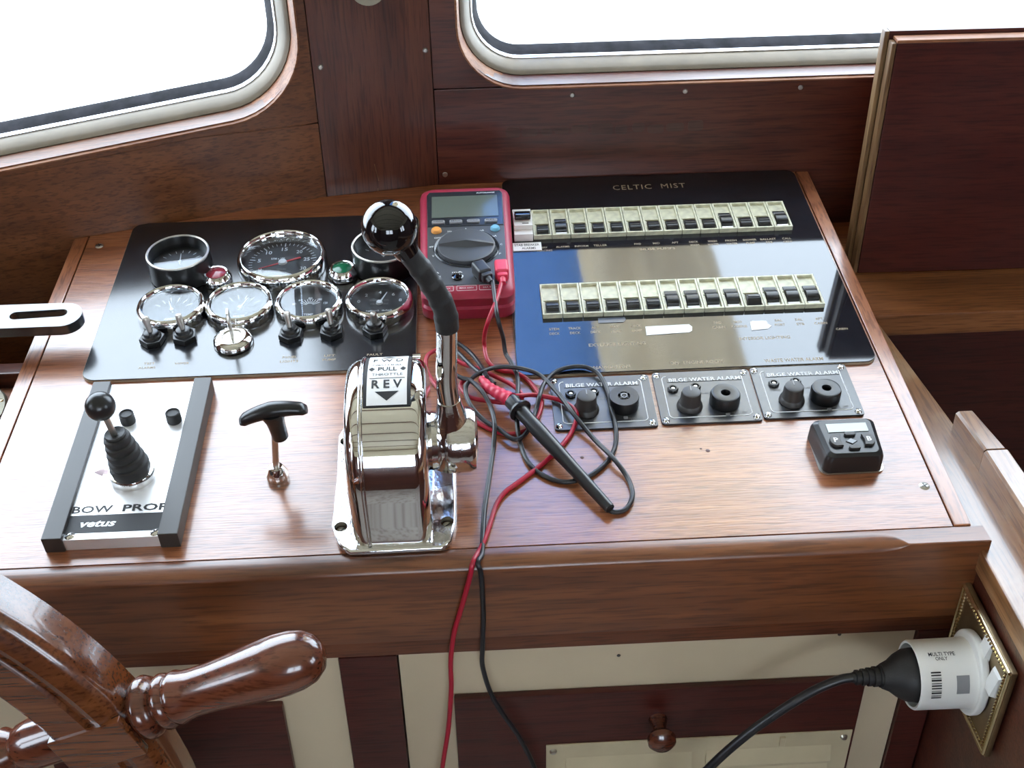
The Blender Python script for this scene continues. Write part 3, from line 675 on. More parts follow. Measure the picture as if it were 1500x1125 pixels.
wl_st = thing('name_label', 'white printed label below the white breaker', 'label', con(-0.0065, 0.1090, 0.0031))
obj('label_strip', MB().box(-0.0135, 0.0130, -0.0065, 0.0062, 0, 0.0008), 'paper', wl_st)
text('STAB BREAKER', -0.0005, 0.0024, 0.023, 0.0036, 0.0009, 'printb', wl_st); text('ALARMS', 0.001, -0.0030, 0.013, 0.0034, 0.0009, 'printb', wl_st)
# breakers: one of each state, copied along the two rows
BWD, BHT = 0.0175, 0.0442
def make_breaker(state):
    e = thing('circuit_breaker', '', 'breaker', con(0, 0, PW))
    t, h = 0.0016, 0.0072
    mb = MB()
    outer = [(0.0003, 0), (BWD-0.0003, 0), (BWD-0.0003, BHT), (0.0003, BHT)]; inner = [(0.0003+t, t), (BWD-0.0003-t, t), (BWD-0.0003-t, BHT-t), (0.0003+t, BHT-t)]
    mb.loops([[(x, y, 0) for x, y in outer], [(x, y, h) for x, y in outer], [(x, y, h) for x, y in inner], [(x, y, 0.0018) for x, y in inner]], cap0=False, cap1=True)
    obj('body', mb, 'breaker', e, smooth=0)
    # inner moulding: sloped bed and cheek ridges
    x0, x1 = 0.0003+t, BWD-0.0003-t
    obj('bed', MB().loops([[(x0, 0.0215, 0.0018), (x0, 0.0215, 0.0050), (x0, BHT-t, 0.0030), (x0, BHT-t, 0.0018)], [(x1, 0.0215, 0.0018), (x1, 0.0215, 0.0050), (x1, BHT-t, 0.0030), (x1, BHT-t, 0.0018)]], True, True), 'breaker', e, smooth=0)
    obj('cheek', MB().loops([[(x0, 0.004, 0.0018), (x0, 0.008, 0.0062), (x0, 0.019, 0.0062), (x0, 0.0215, 0.0018)], [(x0+0.0013, 0.004, 0.0018), (x0+0.0013, 0.008, 0.0062), (x0+0.0013, 0.019, 0.0062), (x0+0.0013, 0.0215, 0.0018)]], True, True), 'breaker', e, smooth=0)
    lx0, lx1 = 0.0040, BWD-0.0032
    if state == 'off':
        prof = [(0.0030, 0.0018), (0.0034, 0.0060), (0.0055, 0.0098), (0.0100, 0.0112), (0.0150, 0.0100), (0.0182, 0.0066), (0.0188, 0.0018)]
        obj('lever', MB().loops([[(x, y, z) for y, z in prof] for x in (lx0, lx1)], True, True), 'black', e, smooth=50)
        obj('lever_ridge', MB().box(lx0, lx1, 0.0085, 0.0105, 0.0105, 0.0122, 0.0004), 'black', e)
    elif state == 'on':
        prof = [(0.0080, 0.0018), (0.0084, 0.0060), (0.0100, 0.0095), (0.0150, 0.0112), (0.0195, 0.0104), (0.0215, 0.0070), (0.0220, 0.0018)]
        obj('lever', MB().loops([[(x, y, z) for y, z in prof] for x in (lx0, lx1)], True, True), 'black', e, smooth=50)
        obj('gap_shade_block', MB().loops([[(x, y, z) for y, z in ((0.0220, 0.0018), (0.0222, 0.0058), (0.0245, 0.0070), (0.0275, 0.0064), (0.0292, 0.0018))] for x in (lx0-0.0003, lx1+0.0003)], True, True), 'black', e, smooth=50)  # black block put in for the shaded gap above the lever
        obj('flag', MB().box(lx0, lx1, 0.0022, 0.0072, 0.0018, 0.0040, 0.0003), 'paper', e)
    else:
        prof = [(0.0020, 0.0018), (0.0024, 0.0070), (0.0060, 0.0130), (0.0105, 0.0138), (0.0150, 0.0105), (0.0170, 0.0070), (0.0174, 0.0018)]
        obj('lever', MB().loops([[(x, y, z) for y, z in prof] for x in (lx0-0.0006, lx1+0.0006)], True, True), 'black', e, smooth=50)
        obj('lever_ridge', MB().box(lx0, lx1, 0.0085, 0.0115, 0.0128, 0.0146, 0.0004), 'black', e)
    return e
proto = {}
ord_w = ('first', 'second', 'third', 'fourth', 'fifth', 'sixth', 'seventh', 'eighth', 'ninth', 'tenth', 'eleventh', 'twelfth', 'thirteenth', 'fourteenth')
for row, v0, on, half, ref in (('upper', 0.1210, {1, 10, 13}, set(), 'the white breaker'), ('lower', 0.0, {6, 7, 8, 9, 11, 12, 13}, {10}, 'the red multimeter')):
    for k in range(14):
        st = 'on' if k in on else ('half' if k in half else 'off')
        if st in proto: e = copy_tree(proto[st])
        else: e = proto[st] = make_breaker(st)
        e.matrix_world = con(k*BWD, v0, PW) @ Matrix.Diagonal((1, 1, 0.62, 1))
        desc = {'on': 'switched on, black gap-shade block', 'off': 'with lever down', 'half': 'with a protruding shiny lever'}[st]
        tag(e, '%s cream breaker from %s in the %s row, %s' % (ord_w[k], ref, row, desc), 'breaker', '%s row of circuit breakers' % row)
wbk = thing('modular_breaker', 'white modular breaker at the head of the upper breaker row', 'breaker', con(-0.0182, 0.1185, PW))
obj('body', MB().box(0, 0.0176, 0, 0.0435, 0, 0.008, 0.0005), 'white', wbk)
obj('nose', MB().box(0, 0.0176, 0.008, 0.0310, 0.0078, 0.0128, 0.0006), 'white', wbk)
obj('lever', MB().box(0.0012, 0.0164, 0.0165, 0.0235, 0.0126, 0.0190, 0.0012), 'blackgloss', wbk)
obj('lever_recess', MB().box(0.0010, 0.0166, 0.0235, 0.0280, 0.0126, 0.0132), 'greyknob', wbk)
obj('marking', MB().box(0.0080, 0.0140, 0.0105, 0.0122, 0.0126, 0.0130), 'printd', wbk)
text('MEM', 0.0045, 0.0380, 0.006, 0.0028, 0.0082, 'printb', wbk)

# ================================================================== bilge alarms
def alarm(u, v, W, H, label, buzz, leds, knob, bz):
    e = thing('bilge_alarm', label, 'alarm', con(u, v), 'bilge alarm units under the switch panel')
    obj('alarm_plate', MB().prism(rrect(0, W, 0, H, 0.003), 0, 0.002, 0.0003), 'greypan', e)
    frame(W/2, H/2+0.0005, W-0.0135, H-0.0115, 0.0007, 0.004, 0.0020, 'printw', e)
    obj('title_gap', MB().box(0.011, 0.0715, H-0.0128, H-0.0050, 0.0020, 0.00232), 'greypan', e)
    text('BILGE WATER ALARM', 0.0415, H-0.0105, 0.0580, 0.0043, 0.0025, 'printw', e, bold=0.02)
    for x, y in ((0.0035, 0.0040), (W-0.0045, 0.0040), (0.0035, H-0.0042), (W-0.0045, H-0.0042)):
        s = obj('screw', MB().lathe([(0, 0.0020), (0.0016, 0.0017), (0.0027, 0.0004), (0.0028, 0)], 16, T(x, y, 0.002)), 'chrome', e)
        obj('screw_slot', MB().box(-0.0022, 0.0022, -0.00035, 0.00035, 0.0016, 0.00215, mat=T(x, y, 0.002) @ RZ(random.uniform(0, 3))), 'black', s)
    for x, y in leds:
        l = obj('lamp_holder', MB().lathe([(0.0042, 0), (0.0044, 0.0012), (0.0036, 0.0024), (0.0026, 0.0024), (0.0024, 0.0010), (0, 0.0010)], 24, T(x, y, 0.002)), 'black', e)
        obj('lamp_lens', MB().lathe([(0, 0.0024), (0.0014, 0.0019), (0.0020, 0.0008)], 14, T(x, y, 0.002)), 'steel', l)
    kx, ky_ = knob
    k = obj('knob', MB().lathe([(0.0098, 0), (0.0102, 0.0008), (0.0096, 0.0032), (0.0086, 0.0040), (0.0082, 0.0050), (0.0078, 0.0125), (0.0072, 0.0152), (0.0060, 0.0158), (0, 0.0158)], 32, T(kx, ky_, 0.002)), 'greyknob', e)
    obj('pointer_line', MB().box(-0.0004, 0.0004, 0.001, 0.0066, 0.0157, 0.0160, mat=T(kx, ky_, 0.002)), 'grey', k)
    bx, by = bz
    if buzz == 'grille':
        b = obj('buzzer', MB().lathe([(0.0118, 0), (0.0120, 0.0006), (0.0120, 0.0095), (0.0115, 0.0105), (0.0048, 0.0105), (0.0046, 0.0080), (0, 0.0080)], 40, T(bx, by, 0.002)), 'black', e)
        obj('sound_ring', MB().lathe([(0.0018, 0.0104), (0.0018, 0.0110), (0.0028, 0.0110), (0.0028, 0.0104)], 20, T(bx, by, 0.002), closed=True), 'grey', b)
        obj('sound_spoke', MB().box(-0.0045, 0.0045, -0.0005, 0.0005, 0.0098, 0.0108, mat=T(bx, by, 0.002) @ RZ(0.8)).box(-0.0045, 0.0045, -0.0005, 0.0005, 0.0098, 0.0108, mat=T(bx, by, 0.002) @ RZ(0.8+PI/2)), 'black', b)
    else:
        b = obj('buzzer', MB().lathe([(0.0118, 0), (0.0120, 0.0006), (0.0120, 0.0080), (0.0110, 0.0102), (0.0095, 0.0108), (0.0038, 0.0104), (0.0032, 0.0090), (0.0032, 0.004), (0, 0.004)], 40, T(bx, by, 0.002)), 'black', e)
    obj('terminal', MB().box(-0.0016, 0.0016, -0.0012, 0.0012, 0, 0.0015, 0.0003, mat=T(bx, by-0.0150, 0.002)), 'grey', e)
    text('MUTE  TEST', W-0.0165, 0.0100, 0.0120, 0.0018, 0.0022, 'printd', e); text('RESET', W-0.0165, 0.0075, 0.0085, 0.0018, 0.0022, 'printd', e)
    text('POWER', leds[0][0], leds[0][1]-0.0070, 0.0085, 0.0018, 0.0022, 'printd', e); text('BILGE', leds[1][0]+0.007, leds[1][1]-0.0070, 0.0070, 0.0018, 0.0022, 'printd', e)
AV = -0.1385
alarm(0.0000, AV-0.0005, 0.0805, 0.0615, 'bilge alarm plate under the looped black lead, buzzer with cross grille', 'grille', ((0.0155, 0.0400), (0.0342, 0.0415)), (0.0262, 0.0215), (0.0560, 0.0250))
alarm(0.0835, AV+0.0010, 0.0790, 0.0615, 'bilge alarm plate in the middle of the three, smooth round buzzer', 'hole', ((0.0142, 0.0397), (0.0325, 0.0411)), (0.0244, 0.0195), (0.0524, 0.0223))
alarm(0.1638, AV+0.0025, 0.0790, 0.0615, 'bilge alarm plate just above the small handheld display, smooth round buzzer', 'hole', ((0.0156, 0.0397), (0.0336, 0.0411)), (0.0255, 0.0195), (0.0523, 0.0216))

# ================================================================== small black display unit
ru = thing('autopilot_remote', 'small black keypad unit with silver display near the right desk edge', 'remote', con(0.2165, -0.1760, 0.0) @ Matrix.Diagonal((0.95, 0.95, 0.92, 1)))
def remote_body():
    L = []
    for z, ins in ((0, 0.0012), (0.002, 0.0), (0.014, 0.0004), (0.0178, 0.0018), (0.0198, 0.0048), (0.0200, 0.0056)):
        L.append([(x*(1+0.06*y/0.02), y, z) for x, y in rrect(-0.0250+ins, 0.0250-ins, -0.0225+ins*0.7, 0.0225-ins*0.7, 0.006-ins*0.3, 6)])
    return MB().loops(L, True, True)
obj('body', remote_body(), 'black', ru, smooth=30)
obj('gasket_edge', MB().prism(rrect(-0.0254, 0.0254, -0.0229, 0.0229, 0.006), 0.0005, 0.0016), 'steel', ru)
obj('display', MB().box(-0.0155, 0.0165, 0.0045, 0.0140, 0.0198, 0.0206), 'lcdbright', ru)
def crescent(cx, cy, sgn):
    P = []
    for k in range(11): a = PI/2+0.35+(PI-0.7)*k/10; P.append((cx-sgn*0.0062*math.cos(a)*-1, cy+0.0068*math.sin(a)))
    P += [(cx+sgn*0.0032, cy-0.0058), (cx+sgn*0.0020, cy), (cx+sgn*0.0032, cy+0.0058)]
    return P
for sg, ch in ((1, 'P'), (-1, 'B')):
    b = obj('button', MB().prism(crescent(-0.0115*sg+0.0005, -0.0062, sg), 0.0198, 0.0225, 0.0006), 'greyknob', ru)
    text(ch, -0.0130*sg+0.0005, -0.0060, 0.0036, 0.0050, 0.0226, 'printw', b, bold=0.03)
for dy, ch in ((0.0012, '^'), (-0.0138, 'v')):
    b = obj('button', MB().prism(rrect(-0.0040, 0.0050, dy-0.0020, dy+0.0020, 0.0019), 0.0198, 0.0222, 0.0005), 'greyknob', ru)
obj('button', MB().prism([(-0.0044, -0.0062), (0, -0.0094), (0.0046, -0.0062), (0, -0.0030)], 0.0198, 0.0207, 0.0003), 'blackgloss', ru)

# ================================================================== bow thruster panel
bw = thing('bow_thruster_panel', 'silver joystick panel lettered BOW PROP with black side strips', 'panel', con(-0.3175, -0.1555, 0.0))
obj('base_plate', MB().box(-0.0395, 0.0395, -0.0830, 0.0820, 0, 0.0105, 0.0005), 'silverplate', bw)
for s in (-1, 1): obj('side_strip', MB().box(min(s*0.0330, s*0.0470), max(s*0.0330, s*0.0470), -0.0845, 0.0828, 0, 0.0140, 0.0008), 'greyknob', bw)
zt = 0.0106
obj('black_band', MB().box(-0.0330, 0.0330, -0.0770, -0.0600, 0.0104, zt), 'printb', bw)
text('BOW', -0.0185, -0.0545, 0.0285, 0.0068, zt+0.0001, 'printb', bw, bold=0.02); text('PROP', 0.0190, -0.0545, 0.0320, 0.0068, zt+0.0001, 'printb', bw, bold=0.025)
text('vetus', -0.0115, -0.0687, 0.0250, 0.0062, zt+0.0002, 'printw', bw, bold=0.035, shear=0.25)
for x in (-0.0290, 0.0300):
    s = obj('screw', MB().lathe([(0, 0.0013), (0.0022, 0.0011), (0.0036, 0)], 20, T(x, -0.0795+0.0005, 0.0105)), 'chrome', bw)
    obj('screw_slot', MB().box(-0.0032, 0.0032, -0.0004, 0.0004, 0.0009, 0.0015, mat=T(x, -0.079, 0.0105) @ RZ(0.6)), 'black', s)
obj('arrow_mark', MB().add([(-0.0260, -0.0170, zt+0.0001), (-0.0185, -0.0125, zt+0.0001), (-0.0185, -0.0150, zt+0.0001), (-0.0155, -0.0150, zt+0.0001), (-0.0155, -0.0190, zt+0.0001), (-0.0185, -0.0190, zt+0.0001), (-0.0185, -0.0215, zt+0.0001)], [(0, 6, 2, 1), (2, 5, 4, 3), (0, 6, 5, 2)]), 'printr', bw, smooth=0)
for x, y, tp in ((0.0245, 0.0360, 1), (-0.0110, 0.0370, 1)):
    obj('push_button', MB().lathe([(0.0055, 0), (0.0058, 0.001), (0.0056, 0.0085), (0.0048, 0.0092), (0.0040, 0.0080), (0, 0.0080)], 28, T(x, y, 0.0105)), 'blackmatt', bw)
jx, jy = 0.0040, -0.0215
obj('boot_ring', MB().lathe([(0.0168, 0), (0.0172, 0.001), (0.0172, 0.0050), (0.0162, 0.0068), (0.0140, 0.0072), (0.0135, 0.0060), (0.0135, 0)], 44, T(jx, jy, 0.0105)), 'chrome', bw)
prof = [(0.0140, 0.0)]
for k in range(5):
    z0 = 0.004+k*0.0066; r = 0.0142-k*0.0012
    prof += [(r, z0), (r+0.0004, z0+0.0022), (r-0.0002, z0+0.0044), (r-0.0018, z0+0.0054)]
prof += [(0.0080, 0.0375), (0.0072, 0.0385), (0.0048, 0.0370), (0, 0.0360)]
JT = T(jx, jy, 0.0150) @ RY(-0.10)
bo = obj('rubber_boot', MB().lathe(prof, 36, JT), 'blackmatt', bw)
js = obj('joystick', MB().tube([(0, 0, 0.030), (0, 0, 0.058)], 0.0024, 14, T(jx, jy, 0.0150) @ RY(-0.12)), 'steel', bw)
obj('ball_knob', MB().sphere((0, 0, 0.0645), 0.0105, 28, T(jx, jy, 0.0150) @ RY(-0.12)), 'black', js)

# ================================================================== T handle pull
th = thing('pull_handle', 'black T-shaped pull handle on a thin steel rod', 'handle', con(-0.2095, -0.1758, 0.0))
obj('collar', MB().lathe([(0, 0), (0.0080, 0), (0.0084, 0.002), (0.0082, 0.0055), (0.0052, 0.0115), (0.0040, 0.0120), (0, 0.0120)], 30), 'chrome', th)
obj('rod', MB().tube([(0, 0, 0.010), (0.0040, 0, 0.045)], 0.0024, 16), 'steel', th)
GT = T(0.0055, 0, 0.0640) @ RY(-0.19)
secs = []
for t_ in [i/16 for i in range(17)]:
    x = -0.0245+0.049*t_; q = abs(2*t_-1)
    zc = 0.0022*(1-q*q)*2.2-0.0012; hz = 0.0062-0.0018*q if q < 0.95 else 0.0030; hy = 0.0066-0.0016*q if q < 0.95 else 0.0034
    secs.append([(x, hy*math.cos(2*PI*i/14), zc+hz*math.sin(2*PI*i/14)) for i in range(14)])
g = obj('grip', MB().loops(secs, True, True, GT), 'black', th, smooth=60)
obj('grip_stem', MB().lathe([(0, -0.0235), (0.0050, -0.0235), (0.0058, -0.0225), (0.0062, -0.012), (0.0068, -0.006), (0.0085, -0.001), (0.0085, 0.002), (0, 0.003)], 26, GT @ RY(0.09)), 'black', th)

# ================================================================== throttle
tr = thing('throttle_control', 'chrome single-lever throttle with FWD REV label plate', 'throttle', con(-0.1210, -0.1900, 0.0))
bpts = [(-0.0395, 0.070), (-0.0455, 0.052), (-0.0440, 0.010), (-0.0448, -0.040), (-0.0385, -0.0595), (-0.0300, -0.0665), (0.0330, -0.0660), (0.0400, -0.0600), (0.0438, -0.0420), (0.0440, 0.012), (0.0455, 0.052), (0.0380, 0.070)]
HOLES = ((-0.0378, -0.0425), (0.0372, -0.0420), (-0.0390, 0.0450), (0.0390, 0.0450))
def pierced(mb, holes, r):
    """mesh of mb with round holes cut through it; the cutter is deleted again"""
    a = obj('flange_blank', mb, None, wn=False); c_ = MB()
    for x, y in holes: c_.prism(circ(x, y, r, 22), -0.01, 0.02)
    c = obj('hole_cutter', c_, None, wn=False)
    md = a.modifiers.new('cut', 'BOOLEAN'); md.object = c; md.operation = 'DIFFERENCE'; md.solver = 'EXACT'
    bpy.context.view_layer.update()
    me = bpy.data.meshes.new_from_object(a.evaluated_get(bpy.context.evaluated_depsgraph_get()))
    out = MB().add([v.co[:] for v in me.vertices], [tuple(p.vertices) for p in me.polygons])
    bpy.data.objects.remove(a); bpy.data.objects.remove(c); bpy.data.meshes.remove(me)
    return out
obj('base_flange', pierced(MB().prism(bpts, 0, 0.0055, 0.0022, 3), HOLES, 0.0047), 'chromeworn', tr)
for x, y in HOLES:
    sc_ = obj('screw', MB().lathe([(0.0040, 0), (0.0040, 0.0008), (0.0032, 0.0016), (0, 0.0018)], 20, T(x, y, 0)), 'bronze', tr)
    obj('screw_slot', MB().box(-0.0034, 0.0034, -0.0004, 0.0004, 0.0014, 0.0020, mat=T(x, y, 0) @ RZ(0.7)), 'greyknob', sc_)
def hump(u0, u1, R, foot, bev, seg=4):
    pr = [(-R-foot, 0.004)]
    pr += [(-R-foot*0.4, 0.012), (-R, 0.022)]
    for k in range(29):
        a = PI-PI*k/28; pr.append((R*math.cos(a), 0.045+R*math.sin(a)))
    pr += [(R, 0.022), (R+foot*0.4, 0.012), (R+foot, 0.004)]
    return MB().prism(pr, u0, u1, bev, seg, ALONGX)
obj('housing', hump(-0.0285, 0.0275, 0.060, 0.002, 0.010, 5), 'chrome', tr, smooth=50)
def bead(u, R, r):
    P = [(u, R*math.cos(PI-PI*k/40), 0.045+R*math.sin(PI-PI*k/40)) for k in range(41)]
    return MB().tube([(u, -R-0.001, 0.006), (u, -R, 0.025)]+P, r, 10)
obj('trim_bead', bead(-0.0165, 0.0602, 0.0016), 'chromeworn', tr)
RL = 0.0606
def bend(off):
    def f(x, y, z):
        a = y/RL
        return (x, (RL+z+off)*math.sin(a), 0.045+(RL+z+off)*math.cos(a))
    return f
def patch(x0, x1, y0, y1, h, n=14):
    L = []
    fn = bend(0)
    for k in range(n+1):
        y = y0+(y1-y0)*k/n
        L.append([fn(x0, y, 0), fn(x1, y, 0), fn(x1, y, h), fn(x0, y, h)])
    return MB().loops(L, True, True)
lp = obj('label_frame', patch(-0.0145, 0.0175, -0.0245, 0.0370, 0.0002), 'printb', tr)
obj('label_plate', patch(-0.0120, 0.0150, -0.0235, 0.0362, 0.0005), 'paper', tr)
for body, cy, wd, ht, bo_ in (('F W D', 0.0235, 0.0205, 0.0060, 0.01), ('NEUTRAL', 0.0150, 0.0205, 0.0020, 0.0), ('PULL', 0.0095, 0.0130, 0.0048, 0.02), ('THROTTLE', 0.0030, 0.0210, 0.0028, 0.0), ('R E V', -0.0065, 0.0205, 0.0078, 0.025)):
    text(body, 0.0015, cy, wd, ht, 0.0007, 'printb', tr, bold=bo_, fn=bend(0))
def flatpoly(pts, nm):
    fn = bend(0); obj(nm, MB().add([fn(x, y, 0.0007) for x, y in pts], [tuple(range(len(pts)))]), 'printb', tr, smooth=0)
flatpoly([(-0.0055, 0.0295), (0.0085, 0.0295), (0.0015, 0.0335)], 'arrow_mark'); flatpoly([(-0.0065, -0.0130), (0.0015, -0.0205), (0.0095, -0.0130)], 'arrow_mark')
for c in (-0.0092, 0.0122): flatpoly([(c-0.0022, 0.0095), (c, 0.0120), (c+0.0022, 0.0095), (c, 0.0070)], 'diamond_mark')
flatpoly([(-0.0105, -0.0012), (0.0135, -0.0012), (0.0135, -0.0006), (-0.0105, -0.0006)], 'rule_line')
obj('lug', MB().tube([(0.018, 0.030, 0.099), (0.0235, 0.030, 0.099)], 0.0020, 12), 'chrome', tr)
# lever boss and lever
BT = T(0.0270, 0, 0.045) @ RY(PI/2)
obj('lever_boss', MB().lathe([(0, 0), (0.0205, 0), (0.0215, 0.002), (0.0205, 0.0060), (0.0170, 0.0085), (0.0170, 0.0105), (0.0225, 0.0130), (0.0235, 0.0165), (0.0235, 0.0285), (0.0215, 0.0325), (0.012, 0.0342), (0, 0.0345)], 32, BT), 'chromeworn', tr, smooth=40)
obj('lever_socket', MB().tube(spline([(0.0425, 0, 0.030), (0.0432, 0, 0.055), (0.0428, 0, 0.072), (0.0422, 0, 0.084)], 5), [0.0190, 0.0188, 0.0185, 0.0180, 0.0172, 0.0162, 0.0150, 0.0138, 0.0125, 0.0115, 0.0105, 0.0098, 0.0092, 0.0088, 0.0085, 0.0083], 24), 'chromeworn', tr, smooth=60)
lv = [(0.0440, 0, 0.052), (0.0430, 0, 0.075), (0.0415, 0.0, 0.100), (0.0428, 0, 0.125), (0.0440, 0, 0.150)]
lvp = spline(lv, 6)
le = obj('lever', MB().tube(lvp, [0.0082-0.0012*min(1, i/20) for i in range(len(lvp))], 20), 'chrome', tr, smooth=60)
gp = spline([(0.0442, 0, 0.146), (0.0430, 0, 0.162), (0.0375, 0, 0.178), (0.0300, 0, 0.194), (0.0210, 0, 0.210)], 10)
rad = [0.0078-0.0012*i/len(gp)+0.0009*((i % 8)/8)**2 for i in range(len(gp))]
obj('grip_wrap', MB().tube(gp, rad, 18), 'blackmatt', le, smooth=30)
obj('ball_knob', MB().sphere((0.0125, 0, 0.2260), 0.0172, 36).tube([(0.0225, 0, 0.2065), (0.018, 0, 0.216)], [0.0075, 0.0095], 20), 'blackgloss', le)

# ================================================================== multimeter
mm = thing('multimeter', 'red digital multimeter with grey face and big rotary dial', 'meter', con(-0.0630, 0.0760, 0.0))
def mloop(ins, z, sh=0.0):
    P = rrect(-0.0420+ins, 0.0420-ins, -0.0840+ins+sh, 0.0840-ins, max(0.011-ins*0.5, 0.002), 6)
    out = []
    for x, y in P:
        k = 1.0-0.055*max(0, (0.02-y)/0.1); bow = 0.0030*(1-(x/0.042)**2) if y > 0.06 else 0
        out.append((x*k, y+bow, z))
    return out
obj('holster', MB().loops([mloop(0.002, 0, 0.014), mloop(0.0, 0.003, 0.013), mloop(0.0, 0.016, 0.008), mloop(0.0014, 0.018, 0.0085), mloop(0.0014, 0.0195, 0.008), mloop(0.0, 0.0215, 0.006), mloop(0.0, 0.033, 0.0), mloop(0.0012, 0.0365, 0.0010), mloop(0.0040, 0.0385, 0.003), mloop(0.0062, 0.0388, 0.004)], True, True), 'red', mm, smooth=40)
def fpoly(y0, y1, half0, half1): return [(-half0, y0), (half0, y0), (half1, y1), (-half1, y1)]
fz = 0.0386
obj('face_plate', MB().prism([(-0.0320, -0.0720), (0.0320, -0.0720), (0.0335, -0.0690), (0.0352, 0.070), (0.0335, 0.0745), (-0.0335, 0.0745), (-0.0352, 0.070), (-0.0335, -0.0690)], fz-0.004, fz+0.0010, 0.0004), 'meterface', mm)
sur = obj('display_surround', MB().prism([(-0.0340, 0.0165), (0.0340, 0.0165), (0.0348, 0.0690), (0.0325, 0.0738), (-0.0325, 0.0738), (-0.0348, 0.0690)], fz, fz+0.0018, 0.0004), 'meterdark', mm)
obj('display', MB().box(-0.0305, 0.0300, 0.0300, 0.0655, fz+0.0016, fz+0.0022), 'lcd', sur)
text('AUTORANGE', 0.0195, 0.0703, 0.017, 0.0022, fz+0.0019, 'printw', sur)
for k, s in enumerate(('RANGE', 'MAX', 'HOLD', 'REL')):
    x = -0.0245+k*0.0158
    b = obj('button', MB().prism(rrect(x-0.0058, x+0.0058, 0.0195, 0.0240, 0.0015), fz+0.0016, fz+0.0036, 0.0005), 'grey', mm)
    text(s, x, 0.0218, 0.0085, 0.0020, fz+0.0037, 'printb', b)
obj('mode_button', MB().lathe([(0, 0.0030), (0.0035, 0.0028), (0.0046, 0.0015), (0.0048, 0)], 24, T(-0.0262, 0.0098, fz+0.0010)), 'orange', mm)
obj('backlight_button', MB().lathe([(0, 0.0030), (0.0030, 0.0028), (0.0042, 0.0015), (0.0044, 0)], 24, T(0.0262, 0.0103, fz+0.0010)), 'blue', mm)
obj('dial_ring', MB().lathe([(0.0285, 0), (0.0290, 0.0004), (0.0282, 0.0012), (0.0262, 0.0004), (0.0260, 0)], 56, T(0.0, -0.0185, fz+0.0010)), 'meterdark', mm)
dk = obj('rotary_dial', MB().lathe([(0.0255, 0), (0.0258, 0.001), (0.0250, 0.0035), (0.0232, 0.0042), (0, 0.0046)], 56, T(0.0, -0.0185, fz+0.0010)), 'meterface', mm)
obj('dial_ridge', MB().loops([[(x, y*(1-0.5*abs(x)/0.024), zz) for y, zz in ((-0.0060, 0.0035), (-0.0018, 0.0100-0.0045*abs(x)/0.024), (0.0018, 0.0100-0.0045*abs(x)/0.024), (0.0060, 0.0035))] for x in (-0.0238, -0.012, 0, 0.012, 0.0238)], True, True, T(0.0, -0.0185, fz+0.0010) @ RZ(-0.05)), 'meterface', dk, smooth=25)
for k in range(9):
    a = math.radians(200-220*k/8); s = ('V', 'mV', 'OFF', 'Hz', 'A', 'mA', 'uA', 'C', 'F')[k]
    text(s, 0.0322*math.cos(a)*0.96, -0.0185+0.0305*math.sin(a), 0.0019*len(s), 0.0026, fz+0.0012, 'printw', mm)
for x in (-0.0275, -0.0085, 0.0105, 0.0290):
    s = obj('jack_socket', MB().lathe([(0.0048, 0), (0.0050, 0.0012), (0.0040, 0.0016), (0.0034, 0.0006), (0.0018, 0.0004), (0.0018, 0.0012), (0, 0.0012)], 24, T(x, -0.0615, fz+0.0010)), 'blackgloss', mm)
text('20A', -0.0275, -0.0540, 0.007, 0.0020, fz+0.0012, 'printw', mm); text('mA', -0.0085, -0.0540, 0.009, 0.0020, fz+0.0012, 'printw', mm)
for k, wd_ in ((-1, 0.017), (0, 0.017), (1, 0.018)):
    frame(k*0.0195-0.001, -0.0762, wd_, 0.0072, 0.0004, 0.001, fz+0.0002, 'printr', mm, 'warning_box')
    text('20A MAX' if k else 'MAX 600V', k*0.0195-0.001, -0.0760, 0.012, 0.0022, fz+0.0004, 'printr', mm)
MMX = con(-0.0630, 0.0760, 0.0)

